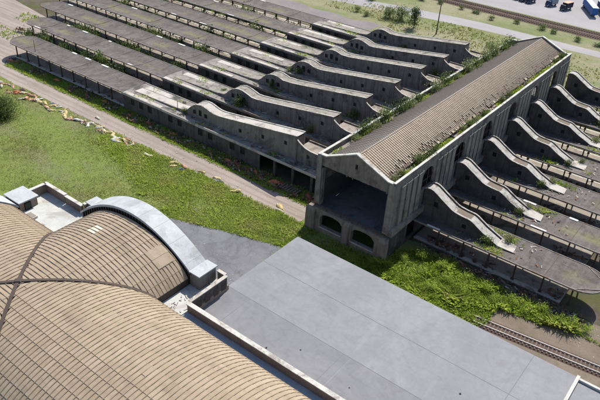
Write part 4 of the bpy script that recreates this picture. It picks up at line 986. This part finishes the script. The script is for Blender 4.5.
for cn, x, y, s in und:
    k = c2.get((cn, y > 110), 0); c2[(cn, y > 110)] = k + 1
    shell(cn, x, y + (3.9 if y > 110 else 0), .75 if y > 110 else .15, r.uniform(-.4, .4), r.choice((0, .5, .9)), s * 1.1, '%s %s shell from the shed, dumped %s' % (ORD[k], cn, 'between the two nearest left canopies' if y > 110 else 'beside the nearest left platform'), 'shells dumped by the platforms')
pal = thing('wooden_pallet', (-77.5, 102.3, 0), 'dark slatted wooden pallet dumped in the shade beside the open shed end', 'pallet')
each('slat', M['wood'], pal, [(-80 + i * .75, -79.5 + i * .75, 101.2, 103.4, .55, .65) for i in range(7)])
each('bearer', M['wood'], pal, [(-80, -75, y - .1, y + .1, 0, .54) for y in (101.3, 102.3, 103.3)])
q = MB(); q.tube((-33.9, 103.4, .12), (-27.2, 105.6, .2), .07, .06, 8); tag(q.obj('fallen_pole', M['flashing']), 'thin pale pole lying on the dirt beside the nearest right canopy', 'pole')

q = MB(); r = random.Random(61)
for i in range(900):
    if i < 620: x, y = r.uniform(-195, -70), 96.4 + r.gauss(0, 2.1)
    elif i < 760: x, y = r.uniform(-98, -57), r.uniform(62, 78)
    else: x, y = r.uniform(-24, 8), r.uniform(95.5, 104)
    sz = r.uniform(.05, .2) * (1.8 if r.random() < .06 else 1); a = r.uniform(0, 3.1)
    q.bar((x, y, .03), (x + sz * math.cos(a), y + sz * math.sin(a), .05), sz * r.uniform(.5, 1), sz * r.uniform(.3, .7), tint=r.random())
tag(q.obj('litter', M['plank']), kind='stuff', label='stones and litter strewn over the dirt road and asphalt', cat='litter')
q = MB(); r = random.Random(71)
for i in range(3200):
    k = r.randint(0, 6)
    if i < 1900:
        x = r.uniform(-215 if k else -193, -140); y = YK[k] + (r.uniform(-3.7, -2.2) if k else r.uniform(-8, -3)); z = .68 if (k or y > YK[0] - 3.5) else .05
    elif i < 2400: x = r.uniform(-137, -67); y = r.uniform(100.3, 104); z = .05; 
    elif i < 2900: x = r.uniform(-44, -16); y = YK[k] + r.uniform(-3.6, -1); z = .66
    else: x = r.uniform(-44, -10); y = r.uniform(101.8, 104.5); z = .03
    if math.sin(x * .31 + k) + math.sin(x * .117 + 2 * k) < -.3: continue
    n = r.randint(1, 3)
    for j in range(n):
        a = r.uniform(0, 6.28); l = r.uniform(.2, 1.2); h = r.uniform(0, .7)
        q.bar((x, y, z + h * .4), (x + l * math.cos(a), y + l * .6 * math.sin(a), z + h), r.uniform(.1, .5), r.uniform(.06, .3), tint=min(1, max(0, r.gauss(.35, .22))))
tag(q.obj('scrap', M['scrap']), kind='stuff', label='rusty scrap and rubble littering the ground and platforms under the canopies', cat='scrap')
# ---------------------------------------------------------------- poles
def pole(x, y, z, h, label, arms=True, rad=.16):
    o = thing('utility_pole', (x, y, z), label, 'pole')
    q = MB(); q.tube((x, y, z), (x + .1, y, z + h), rad, rad * .7, 10); q.obj('shaft', M['wood'], o)
    if arms:
        q = MB(); q.box(x - .95, x + 1.1, y - .06, y + .06, z + h - .9, z + h - .75); q.obj('crossarm', M['wood'], o)
    else:
        q = MB(); q.tube((x + .1, y, z + h - .02), (x + .1, y, z + h + .12), rad * 1.2, rad * .6, 8); q.obj('pole_cap', M['wood'], o)
pole(-107.4, 229.6, 0, 11.6, 'tall dark utility pole standing in the dry field behind the ramp houses', False, .24)
pole(-181.3, 105.6, 5., 3.6, 'thin rusty stack pipe on the nearest left canopy', False, .1)
pole(-119.8, 107.2, 5., 2.6, 'thin dark pipe standing on the nearest ramp house roof', False, .1)

# ---------------------------------------------------------------- tracks
tr = thing('railway_track', (-25, 92, 0), 'railway track with wooden sleepers passing behind the flat roof corner', 'track')
q = MB(); q.box(-60, 60, 90.9, 93.7, .0, .2); 
tr.rotation_euler = (0, 0, 0)
ang = .115
def trp(d, o): return (-21 + d * math.cos(ang) - o * math.sin(ang), 91.15 + d * math.sin(ang) + o * math.cos(ang))
q = MB()
lo = [trp(a, b) for a, b in ((-14, -1.6), (80, -1.6), (80, 1.7), (-14, 1.7))]; hi = [trp(a, b) for a, b in ((-14, -1.2), (80, -1.2), (80, 1.3), (-14, 1.3))]
q.hexa([(x, y, .01) for x, y in lo], [(x, y, .16) for x, y in hi]); q.obj('ballast', M['ballast'], tr)
for o_ in (-.75, .75):
    q = MB(); a = trp(-14, o_); b = trp(80, o_); q.bar((a[0], a[1], .36), (b[0], b[1], .36), .09, .15); q.bar((a[0], a[1], .285), (b[0], b[1], .285), .16, .03); q.obj('rail', M['steel_rail'], tr)
sl = None
for i in range(96):
    d = -13.5 + i * .68; c = trp(d, 0)
    if sl is None:
        q = MB(); a, b = trp(d, -1.28), trp(d, 1.28); q.bar((a[0], a[1], .2), (b[0], b[1], .2), .26, .14); sl = q.obj('sleeper', M['sleeper'], tr); s0 = c
    else: part_copy(sl, (c[0] - s0[0], c[1] - s0[1], 0), tr)
for y, lb in ((273.6, 'nearer rusty railway track running past the far gravel lot'), (279., 'rusty railway track beside the far gravel lot, farther of the two')):
    t2 = thing('railway_track', (-80, y, 0), lb, 'track', 'tracks by the gravel lot')
    for o_ in (-.75, .75):
        q = MB(); q.bar((-330, y + o_, .36), (200, y + o_, .36), .14, .18); q.obj('rail', M['rust_rail'], t2)
    q = MB()
    for i in range(-330, 200): q.box(i, i + .35, y - 1.3, y + 1.3, .06, .27)
    q.obj('sleepers', M['sleeper'], t2)['kind'] = 'stuff'

# ---------------------------------------------------------------- vehicles in the far lot
def wheel_at(p, x, y, rad, wd):
    q = MB(); q.tube((x, y - wd / 2, rad), (x, y + wd / 2, rad), rad, rad, 16); w = q.obj('wheel', M['tire'], p)
    q = MB(); q.tube((x, y - wd / 2 - .02, rad), (x, y + wd / 2 + .02, rad), rad * .55, rad * .55, 12); q.obj('rim', M['grey_paint'], w)
def trailer(x, y, rz, L, body, roofm, label):
    t = thing('box_trailer', (0, 0, 0), label, 'trailer')
    q = MB(); q.box(-L / 2, L / 2, -1.25, 1.25, 1.15, 3.95)
    for i in range(int(L / .9)): q.box(-L / 2 + .4 + i * .9, -L / 2 + .48 + i * .9, -1.29, 1.29, 1.25, 3.85)
    q.obj('body', body, t)
    q = MB(); q.box(-L / 2 - .04, L / 2 + .04, -1.3, 1.3, 3.95, 4.08); q.obj('roof', roofm, t)
    q = MB(); q.box(-L / 2, L / 2, -.5, .5, .85, 1.15); q.obj('chassis', M['navy'], t)
    for s in (-1, 1):
        q = MB(); q.box(-L / 2 - .05, -L / 2, s * .64 - .58, s * .64 + .58, 1.25, 3.85); q.obj('rear_door', body, t)
    for dx in (0, 1.25):
        for s in (-1, 1): wheel_at(t, -L / 2 + 1.5 + dx, s * 1.0, .5, .5)
    for s in (-1, 1):
        q = MB(); q.box(L / 2 - 3, L / 2 - 2.8, s * .9 - .1, s * .9 + .1, 0, 1.15); q.obj('landing_leg', M['grey_paint'], t)
    t.location = (x, y, .026); t.rotation_euler = (0, 0, rz)
def truck(x, y, rz, body, cab, roofm, L, label):
    t = thing('box_truck', (0, 0, 0), label, 'truck')
    q = MB(); q.box(-L / 2, L / 2 - 1.9, -1.2, 1.2, 1.0, 3.2); q.obj('cargo_box', body, t)
    q = MB(); q.box(-L / 2 - .03, L / 2 - 1.87, -1.23, 1.23, 3.2, 3.3); q.obj('roof', roofm, t)
    q = MB(); q.hexa([(L / 2 - 1.8, -1.1, .6), (L / 2, -1.1, .6), (L / 2, 1.1, .6), (L / 2 - 1.8, 1.1, .6)], [(L / 2 - 1.8, -1.05, 2.5), (L / 2 - .5, -1.05, 2.5), (L / 2 - .5, 1.05, 2.5), (L / 2 - 1.8, 1.05, 2.5)]); cb = q.obj('cab', cab, t)
    q = MB(); q.hexa([(L / 2 - .17, -.95, 1.5), (L / 2 - .15, .95, 1.5), (L / 2 - .12, .95, 1.5), (L / 2 - .14, -.95, 1.5)], [(L / 2 - .48, -.9, 2.4), (L / 2 - .46, .9, 2.4), (L / 2 - .43, .9, 2.4), (L / 2 - .45, -.9, 2.4)]); q.obj('windscreen', M['glass'], cb)
    q = MB(); q.box(-L / 2, L / 2 - .3, -.45, .45, .6, .98); q.obj('chassis', M['navy'], t)
    for X in (-L / 2 + 1.3, L / 2 - .9):
        for s in (-1, 1): wheel_at(t, X, s * .95, .45, .4)
    for s in (-1, 1):
        q = MB(); q.box(L / 2 - .04, L / 2 + .02, s * .8 - .15, s * .8 + .15, .8, 1.0); q.obj('headlight', M['flashing'], cb)
    t.location = (x, y, .026); t.rotation_euler = (0, 0, rz)
trailer(-73.5, 308.5, R_(-60), 17, M['blue'], M['pale_blue'], 'long blue box trailer with pale roof parked slantwise in the far lot')
trailer(-67.8, 309.5, R_(-60), 15, M['dark_blue'], M['pale_blue'], 'dark blue trailer with pale roof at the right edge behind the long blue one')
truck(-82.3, 303.5, R_(-105), M['navy'], M['navy'], M['orange'], 6.6, 'dark box truck with faded orange roof in the far lot')
truck(-89.3, 304.5, R_(-110), M['grey_paint'], M['dark_blue'], M['grey_paint'], 6., 'grey box truck between the orange roofed truck and the dark row')
for i, (x, y, c) in enumerate([(-98.0, 302.5, 'dark_blue'), (-101.3, 303.2, 'navy'), (-104.6, 304, 'blue')]):
    truck(x, y, R_(-100), M[c], M['navy'], M['navy'] if i else M['dark_blue'], 6.2, ('dark blue', 'navy', 'brighter blue')[i] + ' truck in the row of three at the top of the far lot')

# ---------------------------------------------------------------- light, world, camera
sd = Vector((-1.5, 8.3, 0)).normalized(); EL = R_(50)
sun_dir = Vector((sd.x * math.cos(EL), sd.y * math.cos(EL), math.sin(EL)))
L = bpy.data.lights.new('sun', 'SUN'); L.energy = 4.6; L.angle = R_(.5); L.color = (1., .94, .835)
so = bpy.data.objects.new('sun', L); COL.objects.link(so); so.rotation_euler = sun_dir.to_track_quat('Z', 'Y').to_euler(); so.location = (0, 0, 150)
w = bpy.data.worlds.new('World'); scene.world = w; w.use_nodes = True; nt = w.node_tree
sk = nt.nodes.new('ShaderNodeTexSky'); sk.sky_type = 'NISHITA'; sk.sun_disc = False; sk.sun_elevation = EL; sk.sun_rotation = math.atan2(sd.x, sd.y)
bg = nt.nodes['Background']; nt.links.new(sk.outputs[0], bg.inputs[0]); bg.inputs[1].default_value = .12
scene.view_settings.view_transform = 'Standard'; scene.view_settings.look = 'None'; scene.view_settings.gamma = 1; scene.view_settings.use_curve_mapping = False
scene.view_settings.exposure = .6
cam = bpy.data.cameras.new('camera'); co = bpy.data.objects.new('camera', cam); COL.objects.link(co); scene.camera = co
pit, rol, yaw = R_(32.6963), R_(3.51244), R_(-36.0852)
F = Vector((math.sin(yaw) * math.cos(pit), math.cos(yaw) * math.cos(pit), -math.sin(pit))); Rt = Vector((math.cos(yaw), -math.sin(yaw), 0)); U = Rt.cross(F)
c_, s_ = math.cos(rol), math.sin(rol); rt = Rt * c_ + U * s_; up = -Rt * s_ + U * c_
m = Matrix((rt, up, -F)).transposed().to_4x4(); m.translation = (0, 0, 80); co.matrix_world = m
cam.sensor_width = 36; cam.lens = 655.2776 / 600 * 36; cam.clip_start = .5; cam.clip_end = 4000
